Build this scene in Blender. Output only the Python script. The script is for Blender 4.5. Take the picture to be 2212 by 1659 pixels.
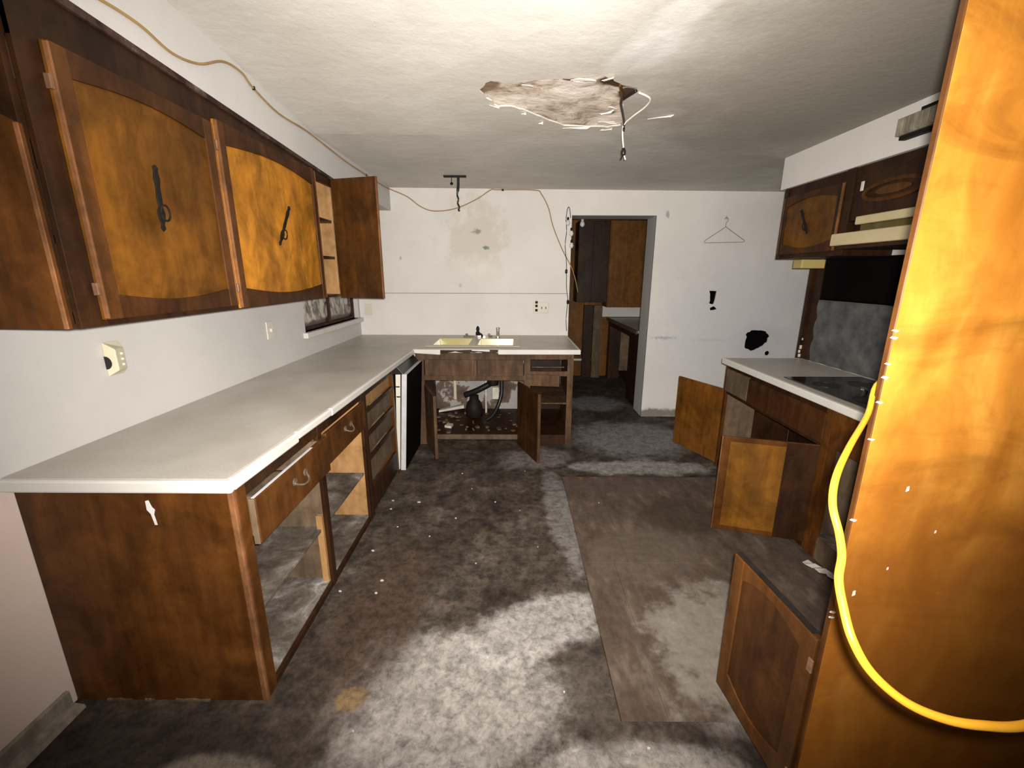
import bpy, bmesh, math, random
from mathutils import Vector, Matrix
from mathutils.geometry import delaunay_2d_cdt, tessellate_polygon
random.seed(7)
for o in list(bpy.data.objects): bpy.data.objects.remove(o)
scene = bpy.context.scene
COL = scene.collection

# ------------------------------------------------------------------ camera, world, light, exposure
EYE = Vector((0, 0, 1.5404))
cam_d = bpy.data.cameras.new('camera'); cam = bpy.data.objects.new('camera', cam_d); COL.objects.link(cam)
cam_d.sensor_fit = 'HORIZONTAL'; cam_d.sensor_width = 36.0; cam_d.lens = 930.49 / 2212 * 36.0
cam_d.clip_start = 0.02; cam_d.clip_end = 60
PITCH, YAW, ROLL = 0.2489, 0.0021, 0.0034
cam.matrix_world = (Matrix.Translation(EYE) @ Matrix.Rotation(YAW, 4, 'Z')
                    @ Matrix.Rotation(math.pi / 2 - PITCH, 4, 'X') @ Matrix.Rotation(ROLL, 4, 'Z'))
scene.camera = cam

world = bpy.data.worlds.new('world'); scene.world = world; world.use_nodes = True
world.node_tree.nodes['Background'].inputs[0].default_value = (1.0, 0.86, 0.70, 1)
world.node_tree.nodes['Background'].inputs[1].default_value = 0.02

# the phone's torch beside the lens: the only light in the boarded-up room
ld = bpy.data.lights.new('torch', 'SPOT'); torch = bpy.data.objects.new('torch', ld); COL.objects.link(torch)
ld.energy = 705; ld.color = (1.0, 0.935, 0.85); ld.spot_size = math.radians(129); ld.spot_blend = 1.0
ld.shadow_soft_size = 0.015
torch.matrix_world = (Matrix.Translation(EYE + Vector((0.018, 0.0, 0.022)))
                      @ Matrix.Rotation(math.pi / 2 - 0.115, 4, 'X'))

vs = scene.view_settings
vs.view_transform = 'Standard'; vs.look = 'None'; vs.gamma = 1.0; vs.use_curve_mapping = False
vs.exposure = 0.0

# ------------------------------------------------------------------ material helpers
class N:
    def __init__(s, name, rough=0.6, spec=0.35):
        s.m = bpy.data.materials.new(name); s.m.use_nodes = True
        s.t = s.m.node_tree; s.b = s.t.nodes['Principled BSDF']
        s.b.inputs['Roughness'].default_value = rough
        s.b.inputs['Specular IOR Level'].default_value = spec
        s.tc = s.t.nodes.new('ShaderNodeTexCoord'); s.vec = s.tc.outputs['Object']
    def _in(s, sock, v):
        if isinstance(v, bpy.types.NodeSocket): s.t.links.new(v, sock)
        elif isinstance(v, (tuple, list)) and len(v) == 3 and sock.type == 'RGBA': sock.default_value = (*v, 1)
        else: sock.default_value = v
    def mapv(s, scale=(1, 1, 1), loc=(0, 0, 0), rot=(0, 0, 0), kind='POINT', vec=None):
        n = s.t.nodes.new('ShaderNodeMapping'); n.vector_type = kind
        s.t.links.new(vec or s.vec, n.inputs[0])
        n.inputs[1].default_value = loc; n.inputs[2].default_value = rot; n.inputs[3].default_value = scale
        return n.outputs[0]
    def noise(s, scale=5, detail=4, rough=0.6, vec=None, dist=0.0):
        n = s.t.nodes.new('ShaderNodeTexNoise'); s.t.links.new(vec or s.vec, n.inputs['Vector'])
        n.inputs['Scale'].default_value = scale; n.inputs['Detail'].default_value = detail
        n.inputs['Roughness'].default_value = rough; n.inputs['Distortion'].default_value = dist
        return n.outputs['Fac']
    def ramp(s, fac, stops):
        n = s.t.nodes.new('ShaderNodeValToRGB'); s.t.links.new(fac, n.inputs[0])
        e = n.color_ramp.elements
        while len(e) < len(stops): e.new(0.5)
        for k, (p, c) in enumerate(stops):
            e[k].position = p; e[k].color = (*c, 1) if isinstance(c, tuple) else (c, c, c, 1)
        return n.outputs[0]
    def mix(s, fac, a, b, mode='MIX'):
        n = s.t.nodes.new('ShaderNodeMix'); n.data_type = 'RGBA'; n.blend_type = mode
        s._in(n.inputs[0], fac); s._in(n.inputs[6], a); s._in(n.inputs[7], b)
        return n.outputs[2]
    def math(s, op, a, b=0.0):
        n = s.t.nodes.new('ShaderNodeMath'); n.operation = op; s._in(n.inputs[0], a); s._in(n.inputs[1], b)
        return n.outputs[0]
    def rng(s, v, a, b, c, d):
        n = s.t.nodes.new('ShaderNodeMapRange'); n.interpolation_type = 'SMOOTHSTEP'
        s._in(n.inputs[0], v)
        for i, x in enumerate((a, b, c, d)): n.inputs[1 + i].default_value = x
        return n.outputs[0]
    def blob(s, loc, scale, ang=0.0, ragged=0.5, nsc=6.0, soft=0.15, axis='z'):
        rot = (0, 0, ang) if axis == 'z' else (0, ang, 0)
        v = s.mapv(scale, loc, rot, 'TEXTURE')
        n = s.t.nodes.new('ShaderNodeVectorMath'); n.operation = 'LENGTH'; s.t.links.new(v, n.inputs[0])
        k = s.math('MULTIPLY_ADD', s.noise(nsc, 5, 0.65), ragged); k.node.inputs[2].default_value = -0.5 * ragged
        return s.rng(s.math('ADD', n.outputs['Value'], k), 1 - soft, 1 + soft, 1, 0)
    def bump(s, h, strength=0.2, dist=0.01):
        n = s.t.nodes.new('ShaderNodeBump'); n.inputs['Strength'].default_value = strength
        n.inputs['Distance'].default_value = dist
        s.t.links.new(h, n.inputs['Height']); s.t.links.new(n.outputs[0], s.b.inputs['Normal'])
    def done(s, col, rough=None):
        s._in(s.b.inputs['Base Color'], col)
        if rough is not None: s._in(s.b.inputs['Roughness'], rough)
        return s.m

def plain(name, c, rough=0.5, var=0.12, nsc=9, spec=0.35, metal=0.0):
    n = N(name, rough, spec); n.b.inputs['Metallic'].default_value = metal
    d = tuple(x * (1 - var) for x in c); u = tuple(min(1, x * (1 + var)) for x in c)
    return n.done(n.ramp(n.noise(nsc, 5), [(0.3, d), (0.7, u)]))

def wood(name, dark, light, blotch=0.55, rough=0.42, grain=(9, 9, 1.1), spec=0.2, bsc=3.4):
    n = N(name, rough, spec)
    g = n.noise(3.0, 5, 0.5, n.mapv(grain), 0.2)
    c = n.ramp(g, [(0.18, dark), (0.78, light)])
    bl = n.ramp(n.noise(bsc, 8, 0.62, n.mapv((1.3, 1.3, .8)), 0.9), [(0.34, 1 - blotch), (0.47, 1 - blotch * .55), (0.60, 1.0)])
    c = n.mix(1.0, c, bl, 'MULTIPLY')
    spot = n.ramp(n.noise(11, 7, 0.68, None, 0.6), [(0.30, 0.55), (0.52, 1.0), (0.70, 1.25)])
    c = n.mix(0.7, c, spot, 'MULTIPLY')
    n.bump(g, 0.08, 0.004)
    return n.done(c, n.ramp(n.noise(4, 3), [(0.3, rough - .08), (0.7, rough + .14)]))

def wallmat(name, c, stains=(), rough=0.7):
    n = N(name, rough, 0.25)
    a = n.ramp(n.noise(1.7, 6, 0.65), [(0.3, tuple(x * 0.90 for x in c)), (0.65, c)])
    sp = n.ramp(n.noise(26, 4, 0.7), [(0.24, 0.80), (0.34, 1.0)])
    a = n.mix(0.5, a, sp, 'MULTIPLY')
    for loc, sc, colr, rag, amt in stains:
        a = n.mix(n.math('MULTIPLY', n.blob(loc, sc, 0, rag * 2.2, max(7.0, .7 / min(sc)), 0.45), amt), a, colr)
    n.bump(n.noise(60, 4), 0.12, 0.003)
    return n.done(a)

MAT = {}
WHITE = (0.55, 0.537, 0.525)
MAT['wall_l'] = wallmat('white_paint', WHITE)
MAT['wall_b'] = wallmat('white_paint_stained', (0.68, 0.66, 0.64), [
    ((-0.40, 4.6, 1.88), (0.26, 1, 0.34), (0.50, 0.43, 0.33), 1.6, 0.45),
    ((-0.371, 4.6, 1.962), (0.040, 1, 0.022), (0.20, 0.15, 0.09), 1.5, 0.7),
    ((-0.279, 4.6, 1.805), (0.028, 1, 0.018), (0.10, 0.15, 0.14), 1.2, 0.8),
    ((-0.40, 4.6, 1.60), (0.20, 1, 0.12), (0.78, 0.76, 0.72), 1.6, 0.3),
    ((-1.16, 4.6, 1.70), (0.010, 1, 0.018), (0.3, 0.28, 0.25), 1.2, 0.7),
    ((-0.55, 4.6, 1.43), (0.016, 1, 0.020), (0.4, 0.38, 0.35), 1.2, 0.6),
    ((1.62, 4.6, 0.885), (0.12, 1, 0.014), (0.24, 0.26, 0.30), 2.2, 0.7),
    ((2.10, 4.6, 0.865), (0.13, 1, 0.012), (0.34, 0.35, 0.38), 2.4, 0.6),
    ((1.545, 4.6, 2.13), (0.016, 1, 0.030), (0.25, 0.25, 0.25), 1.2, 0.7),
    ((2.14, 4.6, 2.10), (0.010, 1, 0.018), (0.3, 0.3, 0.32), 1.2, 0.7),
    ((2.62, 4.6, 0.86), (0.22, 1, 0.22), (0.45, 0.45, 0.47), 1.0, 0.6),
    ((2.4, 4.6, 1.0), (0.8, 1, 0.7), (0.56, 0.57, 0.60), 0.8, 0.6),
    ((1.5, 4.6, 0.04), (0.5, 1, 0.05), (0.10, 0.08, 0.06), 0.9, 0.8)])
MAT['pink'] = wallmat('pinkish_paint', (0.74, 0.60, 0.54))
MAT['jamb'] = wallmat('grey_jamb_paint', (0.50, 0.49, 0.48))

n = N('ceiling_paint', 0.85, 0.2)
c = n.ramp(n.noise(1.3, 6, 0.6), [(0.32, (0.55, 0.53, 0.49)), (0.68, (0.66, 0.64, 0.60))])
c = n.mix(0.5, c, n.ramp(n.noise(5, 5, 0.7, n.mapv((1, 3, 1))), [(0.3, 0.82), (0.6, 1.0)]), 'MULTIPLY')
for loc, sc, ang, col, amt in [((0.50, 1.90, 2.35), (0.10, 0.20, 1), 0.35, (0.80, 0.80, 0.80), 0.7),
                               ((0.55, 1.62, 2.35), (0.07, 0.17, 1), 0.5, (0.82, 0.82, 0.80), 0.6),
                               ((0.2, 2.42, 2.35), (0.62, 0.48, 1), 0, (0.42, 0.38, 0.32), 0.35),
                               ((0.80, 2.52, 2.35), (0.10, 0.07, 1), 0.3, (0.75, 0.70, 0.68), 0.9),
                               ((1.75, 1.7, 2.35), (1.15, 1.9, 1), 0.1, (0.24, 0.215, 0.18), 0.8), ((0.9, 3.6, 2.35), (0.9, 0.5, 1), 0.2, (0.46, 0.44, 0.41), 0.4)]:  # the wide right-hand blob paints light falloff into the ceiling colour
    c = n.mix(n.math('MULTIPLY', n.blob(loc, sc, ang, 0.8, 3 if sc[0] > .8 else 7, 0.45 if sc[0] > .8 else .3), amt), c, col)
n.bump(n.noise(22, 5, 0.7), 0.25, 0.01)
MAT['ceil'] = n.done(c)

n = N('torn_plaster', 0.9, 0.15)
c = n.ramp(n.noise(7, 8, 0.65, None, 0.8), [(0.30, (0.22, 0.15, 0.11)), (0.40, (0.46, 0.38, 0.31)), (0.50, (0.66, 0.58, 0.51)), (0.70, (0.80, 0.73, 0.66))])
c = n.mix(n.blob((0.47, 2.19, 2.37), (0.10, 0.05, 1), 0, 0.9, 14, 0.2), c, (0.05, 0.025, 0.012))  # shade of an open cavity by the cord, painted into the plaster
c = n.mix(n.blob((0.24, 2.16, 2.37), (0.03, 0.025, 1), 0, 0.9, 14, 0.2), c, (0.10, 0.065, 0.05))
c = n.mix(n.blob((-0.13, 2.29, 2.37), (0.05, 0.10, 1), 0.5, 0.9, 9, 0.3), c, (0.22, 0.15, 0.10))
c = n.mix(n.blob((0.53, 2.30, 2.37), (0.04, 0.07, 1), 0, 0.9, 14, 0.2), c, (0.06, 0.035, 0.02))
n.bump(n.noise(18, 6), 0.5, 0.015)
MAT['plaster'] = n.done(c)
MAT['flake'] = plain('peeling_paint_flake', (0.78, 0.74, 0.66), 0.8, 0.1)

# floor: dark grime over old sheet flooring with pale worn patches
n = N('filthy_floor', 0.75, 0.25)
f1 = n.noise(3.2, 8, 0.68, None, 0.3); f2 = n.noise(13, 7, 0.7); f3 = n.noise(30, 9, 0.78, None, 0.4)
c = n.ramp(f1, [(0.30, (0.024, 0.017, 0.012)), (0.52, (0.058, 0.044, 0.034)), (0.72, (0.125, 0.102, 0.085))])
c = n.mix(0.7, c, n.ramp(f2, [(0.30, 0.45), (0.62, 1.25)]), 'MULTIPLY')
BL = [  # centre x, y, radii, turn, colour, raggedness, amount
    (-0.22, 1.28, 0.40, 0.31, 0.15, (0.33, 0.305, 0.285), 1.3, 0.80),
    (0.12, 1.62, 0.36, 0.15, 0.42, (0.34, 0.32, 0.305), 1.3, 0.75),
    (-0.33, 1.00, 0.30, 0.16, 0.0, (0.24, 0.22, 0.205), 1.2, 0.65),
    (0.40, 1.02, 0.30, 0.10, 0.0, (0.36, 0.335, 0.31), 1.2, 0.7),
    (0.88, 1.50, 0.34, 0.28, 0.8, (0.30, 0.275, 0.25), 0.8, 0.7),
    (0.34, 2.55, 0.10, 0.62, 0.05, (0.22, 0.205, 0.195), 2.2, 0.6),
    (1.05, 3.28, 0.62, 0.13, 0.0, (0.32, 0.31, 0.295), 1.8, 0.7),
    (1.15, 3.95, 0.55, 0.45, 0.0, (0.27, 0.265, 0.27), 1.0, 0.6),
    (0.20, 3.45, 0.30, 0.20, 0.0, (0.22, 0.20, 0.19), 1.1, 0.6),
    (1.0, 5.1, 0.35, 0.30, 0.0, (0.25, 0.25, 0.26), 1.0, 0.6),
    (0.32, 1.30, 0.10, 0.20, 0.1, (0.07, 0.055, 0.045), 0.8, 0.8),
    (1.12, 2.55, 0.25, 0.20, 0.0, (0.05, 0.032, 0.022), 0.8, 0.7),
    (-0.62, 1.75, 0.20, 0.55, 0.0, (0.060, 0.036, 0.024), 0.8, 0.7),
    (-0.60, 1.27, 0.055, 0.05, 0.0, (0.20, 0.125, 0.055), 0.5, 0.8),
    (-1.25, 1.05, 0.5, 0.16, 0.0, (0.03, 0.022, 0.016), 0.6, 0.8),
    (-0.95, 1.02, 0.16, 0.06, 0.0, (0.24, 0.21, 0.17), 0.9, 0.6)]
for x, y, rx, ry, a, col, rag, amt in BL:
    m_ = n.math('MULTIPLY', n.blob((x, y, 0), (rx, ry, 1), a, rag, 6, 0.28), amt)
    c = n.mix(m_, c, col)
c = n.mix(0.9, c, n.ramp(f3, [(0.34, 0.40), (0.50, 0.95), (0.66, 1.35)]), 'MULTIPLY')
c = n.mix(0.8, c, n.ramp(f2, [(0.34, 0.50), (0.54, 1.1)]), 'MULTIPLY')
n.bump(f3, 0.35, 0.006)
MAT['floor'] = n.done(c)
n = N('bare_underlay', 0.75, 0.25)
f1 = n.noise(4, 8, 0.65, n.mapv((2.5, 1, 1))); f2 = n.noise(20, 9, 0.75, None, 0.3)
c = n.ramp(f1, [(0.30, (0.046, 0.031, 0.022)), (0.55, (0.092, 0.065, 0.049)), (0.74, (0.165, 0.130, 0.104))])
for x, y, rx, ry, a, col, rag, amt in [(0.95, 1.55, 0.38, 0.30, 0.9, (0.26, 0.235, 0.205), 2.0, 0.65),
                                       (1.12, 2.55, 0.26, 0.22, 0.0, (0.045, 0.03, 0.02), 0.8, 0.75),
                                       (0.75, 2.15, 0.34, 0.22, 0.3, (0.11, 0.085, 0.068), 0.9, 0.6),
                                       (0.75, 2.95, 0.5, 0.12, 0.0, (0.085, 0.062, 0.05), 0.9, 0.6)]:
    c = n.mix(n.math('MULTIPLY', n.blob((x, y, 0), (rx, ry, 1), a, rag, 7, 0.25), amt), c, col)
c = n.mix(0.7, c, n.ramp(f2, [(0.32, 0.6), (0.6, 1.12)]), 'MULTIPLY')
n.bump(f2, 0.25, 0.005)
MAT['underlay'] = n.done(c)
n = N('dirty_shelf_board', 0.8, 0.2)
f1 = n.noise(5, 8, 0.7, None, 0.4)
c = n.ramp(f1, [(0.34, (0.045, 0.032, 0.024)), (0.50, (0.105, 0.085, 0.070)), (0.60, (0.19, 0.168, 0.148)), (0.70, (0.42, 0.40, 0.385))])
c = n.mix(0.8, c, n.ramp(n.noise(24, 6, 0.7), [(0.3, 0.5), (0.6, 1.1)]), 'MULTIPLY')
n.bump(f1, 0.3, 0.006)
MAT['shelf'] = n.done(c)

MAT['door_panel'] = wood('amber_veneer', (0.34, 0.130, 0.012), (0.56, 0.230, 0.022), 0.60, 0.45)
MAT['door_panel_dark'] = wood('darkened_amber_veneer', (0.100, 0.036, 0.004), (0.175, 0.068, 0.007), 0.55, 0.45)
MAT['door_frame'] = wood('brown_stained_wood', (0.055, 0.020, 0.005), (0.115, 0.043, 0.010), 0.45, 0.42)
MAT['cab'] = wood('red_brown_wood', (0.062, 0.020, 0.004), (0.125, 0.045, 0.009), 0.5, 0.42)
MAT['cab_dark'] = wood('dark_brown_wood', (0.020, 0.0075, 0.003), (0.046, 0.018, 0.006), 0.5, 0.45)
MAT['cab_dark2'] = wood('deep_brown_rail', (0.034, 0.012, 0.004), (0.075, 0.027, 0.007), 0.5, 0.45)
MAT['edge'] = wood('pale_worn_edge', (0.13, 0.050, 0.018), (0.30, 0.135, 0.058), 0.6, 0.5)
n = N('orange_plywood_shaded_base', 0.4, 0.2)
g = n.noise(3.0, 6, 0.55, n.mapv((3, 3, 1.2)), 0.5)
c = n.ramp(g, [(0.22, (0.26, 0.088, 0.010)), (0.50, (0.42, 0.165, 0.022)), (0.76, (0.58, 0.27, 0.045))])
c = n.mix(0.8, c, n.ramp(n.noise(3.2, 8, 0.62, n.mapv((1, 1, 2.2)), 1.0), [(0.30, 0.50), (0.52, 1.0)]), 'MULTIPLY')
c = n.mix(n.math('MULTIPLY', n.blob((-0.15, 0, 0.10), (1.35, 1, 0.92), 0.35, 0.5, 4, 0.22, 'y'), 0.75), c, (0.13, 0.040, 0.006))  # shadow and torch falloff painted into the lower panel colour
n.bump(g, 0.06, 0.004)
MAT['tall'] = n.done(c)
MAT['openback_dark'] = wood('dark_door_back', (0.036, 0.013, 0.003), (0.085, 0.032, 0.006), 0.55, 0.42)
MAT['sinkwood'] = wood('water_worn_wood', (0.050, 0.026, 0.013), (0.14, 0.077, 0.040), 0.45, 0.6)
MAT['rawwood'] = wood('raw_tan_board', (0.26, 0.135, 0.050), (0.38, 0.215, 0.090), 0.2, 0.6)
MAT['greywood'] = wood('grey_brown_board', (0.085, 0.057, 0.036), (0.17, 0.118, 0.074), 0.4, 0.65)
MAT['openback'] = wood('plain_door_back', (0.105, 0.038, 0.005), (0.20, 0.076, 0.011), 0.5, 0.42)
MAT['panelling'] = wood('amber_panelling', (0.12, 0.045, 0.005), (0.21, 0.085, 0.010), 0.45, 0.5)

n = N('speckled_laminate', 0.38, 0.4)
c = n.ramp(n.noise(2.2, 5, 0.6), [(0.3, (0.37, 0.34, 0.295)), (0.68, (0.50, 0.475, 0.435))])
c = n.mix(n.math('MULTIPLY', n.blob((-1.0, 2.2, 0.91), (0.22, 0.6, 1), -0.1, 0.9, 4, 0.4), 0.45), c, (0.44, 0.36, 0.25))
c = n.mix(0.5, c, n.ramp(n.noise(160, 2, 0.5), [(0.3, 0.8), (0.6, 1.05)]), 'MULTIPLY')
MAT['lam'] = n.done(c)
MAT['lip'] = plain('white_edge_strip', (0.56, 0.548, 0.522), 0.4, 0.06, 6)
MAT['enamel'] = plain('yellow_enamel', (0.48, 0.43, 0.17), 0.22, 0.08, 5, 0.5)
MAT['rim'] = plain('dull_sink_rim', (0.40, 0.37, 0.27), 0.35, 0.12, 8, 0.5)
MAT['chrome'] = plain('chrome', (0.78, 0.78, 0.78), 0.15, 0.05, 8, 0.5, 1.0)
MAT['black'] = plain('black_plastic', (0.012, 0.011, 0.010), 0.35, 0.2)
MAT['flat_black'] = plain('matte_black_and_cavity_shade', (0.0035, 0.003, 0.003), 0.95, 0.2, 9, 0.05)  # black for unlit cavity and opening, also the dishwasher front
MAT['glass'] = plain('black_glass', (0.006, 0.006, 0.006), 0.08, 0.1, 9, 0.5)
MAT['iron'] = plain('black_iron', (0.012, 0.009, 0.007), 0.65, 0.3, 30, 0.15)
MAT['brass'] = plain('worn_copper_hinge', (0.22, 0.12, 0.07), 0.45, 0.3, 40, 0.4, 0.5)
MAT['white'] = plain('white_appliance_metal', (0.46, 0.45, 0.48), 0.45, 0.12, 14)
MAT['cream'] = plain('cream_plastic', (0.62, 0.57, 0.42), 0.45, 0.08, 9)
MAT['plate'] = plain('off_white_plastic', (0.58, 0.55, 0.48), 0.45, 0.06, 9)
MAT['hood'] = plain('almond_enamel', (0.44, 0.37, 0.22), 0.4, 0.1, 5)
MAT['wire'] = plain('tan_cable', (0.30, 0.19, 0.075), 0.55, 0.2, 12)
MAT['yellow'] = plain('yellow_cord', (0.60, 0.285, 0.020), 0.35, 0.05, 12, 0.45)
MAT['wcord'] = plain('white_cord', (0.78, 0.76, 0.68), 0.5, 0.06)
MAT['bulb'] = plain('clear_grey_bulb', (0.60, 0.60, 0.60), 0.12, 0.1, 12, 0.6)
MAT['hanger'] = plain('grey_hanger_wire', (0.20, 0.195, 0.19), 0.6, 0.15, 12, 0.2)
MAT['worn_metal'] = plain('worn_bronze_pull', (0.095, 0.075, 0.06), 0.5, 0.4, 60, 0.25)
MAT['chip'] = plain('white_chip', (0.50, 0.47, 0.43), 0.7, 0.1)
MAT['stone'] = wood('grey_ribbed_vent', (0.16, 0.13, 0.10), (0.40, 0.36, 0.30), 0.3, 0.7)
MAT['hose'] = plain('black_rubber', (0.01, 0.01, 0.011), 0.4, 0.2)
MAT['pvc'] = plain('dirty_white_pipe', (0.55, 0.52, 0.46), 0.5, 0.2, 12)
MAT['olive'] = plain('greasy_olive_filter', (0.075, 0.060, 0.018), 0.6, 0.3, 14)
MAT['yellowbox'] = plain('yellowed_plastic', (0.42, 0.33, 0.12), 0.5, 0.1)
n = N('torn_drywall_under_sink', 0.9, 0.15)
c = n.ramp(n.noise(3.4, 6, 0.6), [(0.38, (0.085, 0.056, 0.044)), (0.51, (0.14, 0.098, 0.078)), (0.54, (0.38, 0.36, 0.345)), (0.7, (0.32, 0.30, 0.28))])
MAT['torn'] = n.done(c)
n = N('grimy_window_film', 0.3, 0.4)
v = n.mapv((1, 9, 5)); k = n.noise(1.6, 6, 0.7, v, 0.6)
c = n.ramp(k, [(0.36, (0.03, 0.02, 0.016)), (0.46, (0.16, 0.14, 0.12)), (0.55, (0.46, 0.43, 0.38)), (0.68, (0.58, 0.55, 0.50))])
c = n.mix(n.blob((-1.62, 4.0, 1.06), (1, 1.0, 0.10), 0, 0.5, 12, 0.15), c, (0.045, 0.015, 0.012))
MAT['film'] = n.done(c)
n = N('quilted_steel', 0.42, 0.5); n.b.inputs['Metallic'].default_value = 0.35
MAT['steel'] = n.done(n.ramp(n.noise(7, 6, 0.7), [(0.3, (0.05, 0.051, 0.053)), (0.7, (0.16, 0.165, 0.17))]))
n = N('scraped_moulding', 0.7, 0.25)
c = n.ramp(n.noise(9, 6, 0.7), [(0.42, (0.022, 0.009, 0.006)), (0.60, (0.07, 0.040, 0.032)), (0.72, (0.20, 0.21, 0.195))])
MAT['scrape'] = n.done(c)

# ------------------------------------------------------------------ mesh helpers
class MB:
    def __init__(s, tf=None): s.v, s.f, s.tf = [], [], tf
    def add(s, vs_, fs):
        o = len(s.v); s.v += [Vector(p) for p in vs_]; s.f += [tuple(i + o for i in f) for f in fs]; return s
    def box(s, x0, x1, y0, y1, z0, z1):
        return s.add([(x0, y0, z0), (x1, y0, z0), (x1, y1, z0), (x0, y1, z0), (x0, y0, z1), (x1, y0, z1), (x1, y1, z1), (x0, y1, z1)],
                     [(0, 3, 2, 1), (4, 5, 6, 7), (0, 1, 5, 4), (1, 2, 6, 5), (2, 3, 7, 6), (3, 0, 4, 7)])
    def hexa(s, p):   # 8 corners, bottom four then top four
        return s.add(p, [(0, 3, 2, 1), (4, 5, 6, 7), (0, 1, 5, 4), (1, 2, 6, 5), (2, 3, 7, 6), (3, 0, 4, 7)])
    def prism(s, poly, axis, a, b, holes=()):   # polygon in the other two axes, extruded along axis
        def P(q, t):
            return {'x': (t, q[0], q[1]), 'y': (q[0], t, q[1]), 'z': (q[0], q[1], t)}[axis]
        loops = [list(poly)] + [list(h) for h in holes]
        tris = tessellate_polygon([[Vector((q[0], q[1], 0)) for q in l] for l in loops])
        flat = [q for l in loops for q in l]; m = len(flat)
        vs_ = [P(q, a) for q in flat] + [P(q, b) for q in flat]
        fs = [tuple(t) for t in tris] + [tuple(i + m for i in reversed(t)) for t in tris]
        k = 0
        for l in loops:
            L = len(l)
            for i in range(L): fs.append((k + i, k + (i + 1) % L, m + k + (i + 1) % L, m + k + i))
            k += L
        return s.add(vs_, fs)
    def tube(s, pts, r, nn=8, smooth=True):
        pts = [Vector(p) for p in pts]
        if smooth and len(pts) > 2: pts = spline(pts, 6)
        rs = r if isinstance(r, list) else [r] * len(pts)
        rings = []; up = Vector((0, 0, 1))
        for i, p in enumerate(pts):
            t = (pts[min(i + 1, len(pts) - 1)] - pts[max(i - 1, 0)]).normalized()
            a = t.cross(up)
            if a.length < 1e-3: a = t.cross(Vector((0, 1, 0)))
            a.normalize(); b = t.cross(a).normalized(); rr = rs[min(i, len(rs) - 1)]
            rings.append([p + (a * math.cos(2 * math.pi * k / nn) + b * math.sin(2 * math.pi * k / nn)) * rr for k in range(nn)])
        vs_ = [v for rg in rings for v in rg]; fs = []
        for i in range(len(rings) - 1):
            for k in range(nn):
                fs.append((i * nn + k, i * nn + (k + 1) % nn, (i + 1) * nn + (k + 1) % nn, (i + 1) * nn + k))
        fs.append(tuple(range(nn))[::-1]); fs.append(tuple((len(rings) - 1) * nn + k for k in range(nn)))
        return s.add(vs_, fs)
    def lathe(s, cxyz, prof, nn=14):   # prof: (radius, z) from the bottom up
        c = Vector(cxyz); vs_ = []; fs = []
        for r, z in prof:
            for k in range(nn):
                a = 2 * math.pi * k / nn; vs_.append(c + Vector((r * math.cos(a), r * math.sin(a), z)))
        for i in range(len(prof) - 1):
            for k in range(nn):
                fs.append((i * nn + k, i * nn + (k + 1) % nn, (i + 1) * nn + (k + 1) % nn, (i + 1) * nn + k))
        fs.append(tuple(range(nn))[::-1]); fs.append(tuple((len(prof) - 1) * nn + k for k in range(nn)))
        return s.add(vs_, fs)
    def build(s, name, mat, parent=None, bevel=0.0, kind=None, smooth=False):
        pts = [s.tf(p) if s.tf else p for p in s.v]
        L = Vector((0, 0, 0)); q = parent
        while q is not None: L += q.location; q = q.parent
        me = bpy.data.meshes.new(name); me.from_pydata([tuple(Vector(p) - L) for p in pts], [], s.f)
        bm = bmesh.new(); bm.from_mesh(me)
        bmesh.ops.recalc_face_normals(bm, faces=bm.faces); bm.to_mesh(me); bm.free()
        if smooth:
            for p in me.polygons: p.use_smooth = True
        me.materials.append(MAT[mat])
        o = bpy.data.objects.new(name, me); COL.objects.link(o)
        if parent is not None: o.parent = parent
        if bevel:
            b = o.modifiers.new('bevel', 'BEVEL'); b.width = bevel; b.segments = 2; b.limit_method = 'ANGLE'
        if kind: o['kind'] = kind
        return o

def spline(p, k):
    out = []
    for i in range(len(p) - 1):
        a, b, c_, d = p[max(i - 1, 0)], p[i], p[i + 1], p[min(i + 2, len(p) - 1)]
        for j in range(k):
            t = j / k
            out.append(0.5 * ((2 * b) + (c_ - a) * t + (2 * a - 5 * b + 4 * c_ - d) * t * t + (3 * b - a - 3 * c_ + d) * t ** 3))
    out.append(p[-1]); return out

def bx(name, mat, parent, x0, x1, y0, y1, z0, z1, bevel=0.0015, kind=None):
    return MB().box(x0, x1, y0, y1, z0, z1).build(name, mat, parent, bevel, kind)

def tag(o, label, cat, group=None):
    o['label'] = label; o['category'] = cat
    if group: o['group'] = group
    return o

def thing(name, label, cat, loc=(0, 0, 0), group=None):
    o = bpy.data.objects.new(name, None); COL.objects.link(o); o.location = loc; o.empty_display_size = 0.1
    return tag(o, label, cat, group)

def struct(o, label=None):
    o['kind'] = 'structure'
    if label: o['label'] = label
    return o

def frame2d(org, u, w):   # maps local (u, w, z) to the world
    org, u, w = Vector(org), Vector(u).normalized(), Vector(w).normalized()
    return lambda p: org + u * p[0] + w * p[1] + Vector((0, 0, p[2]))

def arc(u0, u1, z, rise, k=12):   # a shallow arch from (u0, z) to (u1, z)
    return [(u0 + (u1 - u0) * i / k, z + rise * math.sin(math.pi * i / k)) for i in range(k + 1)]

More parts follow.
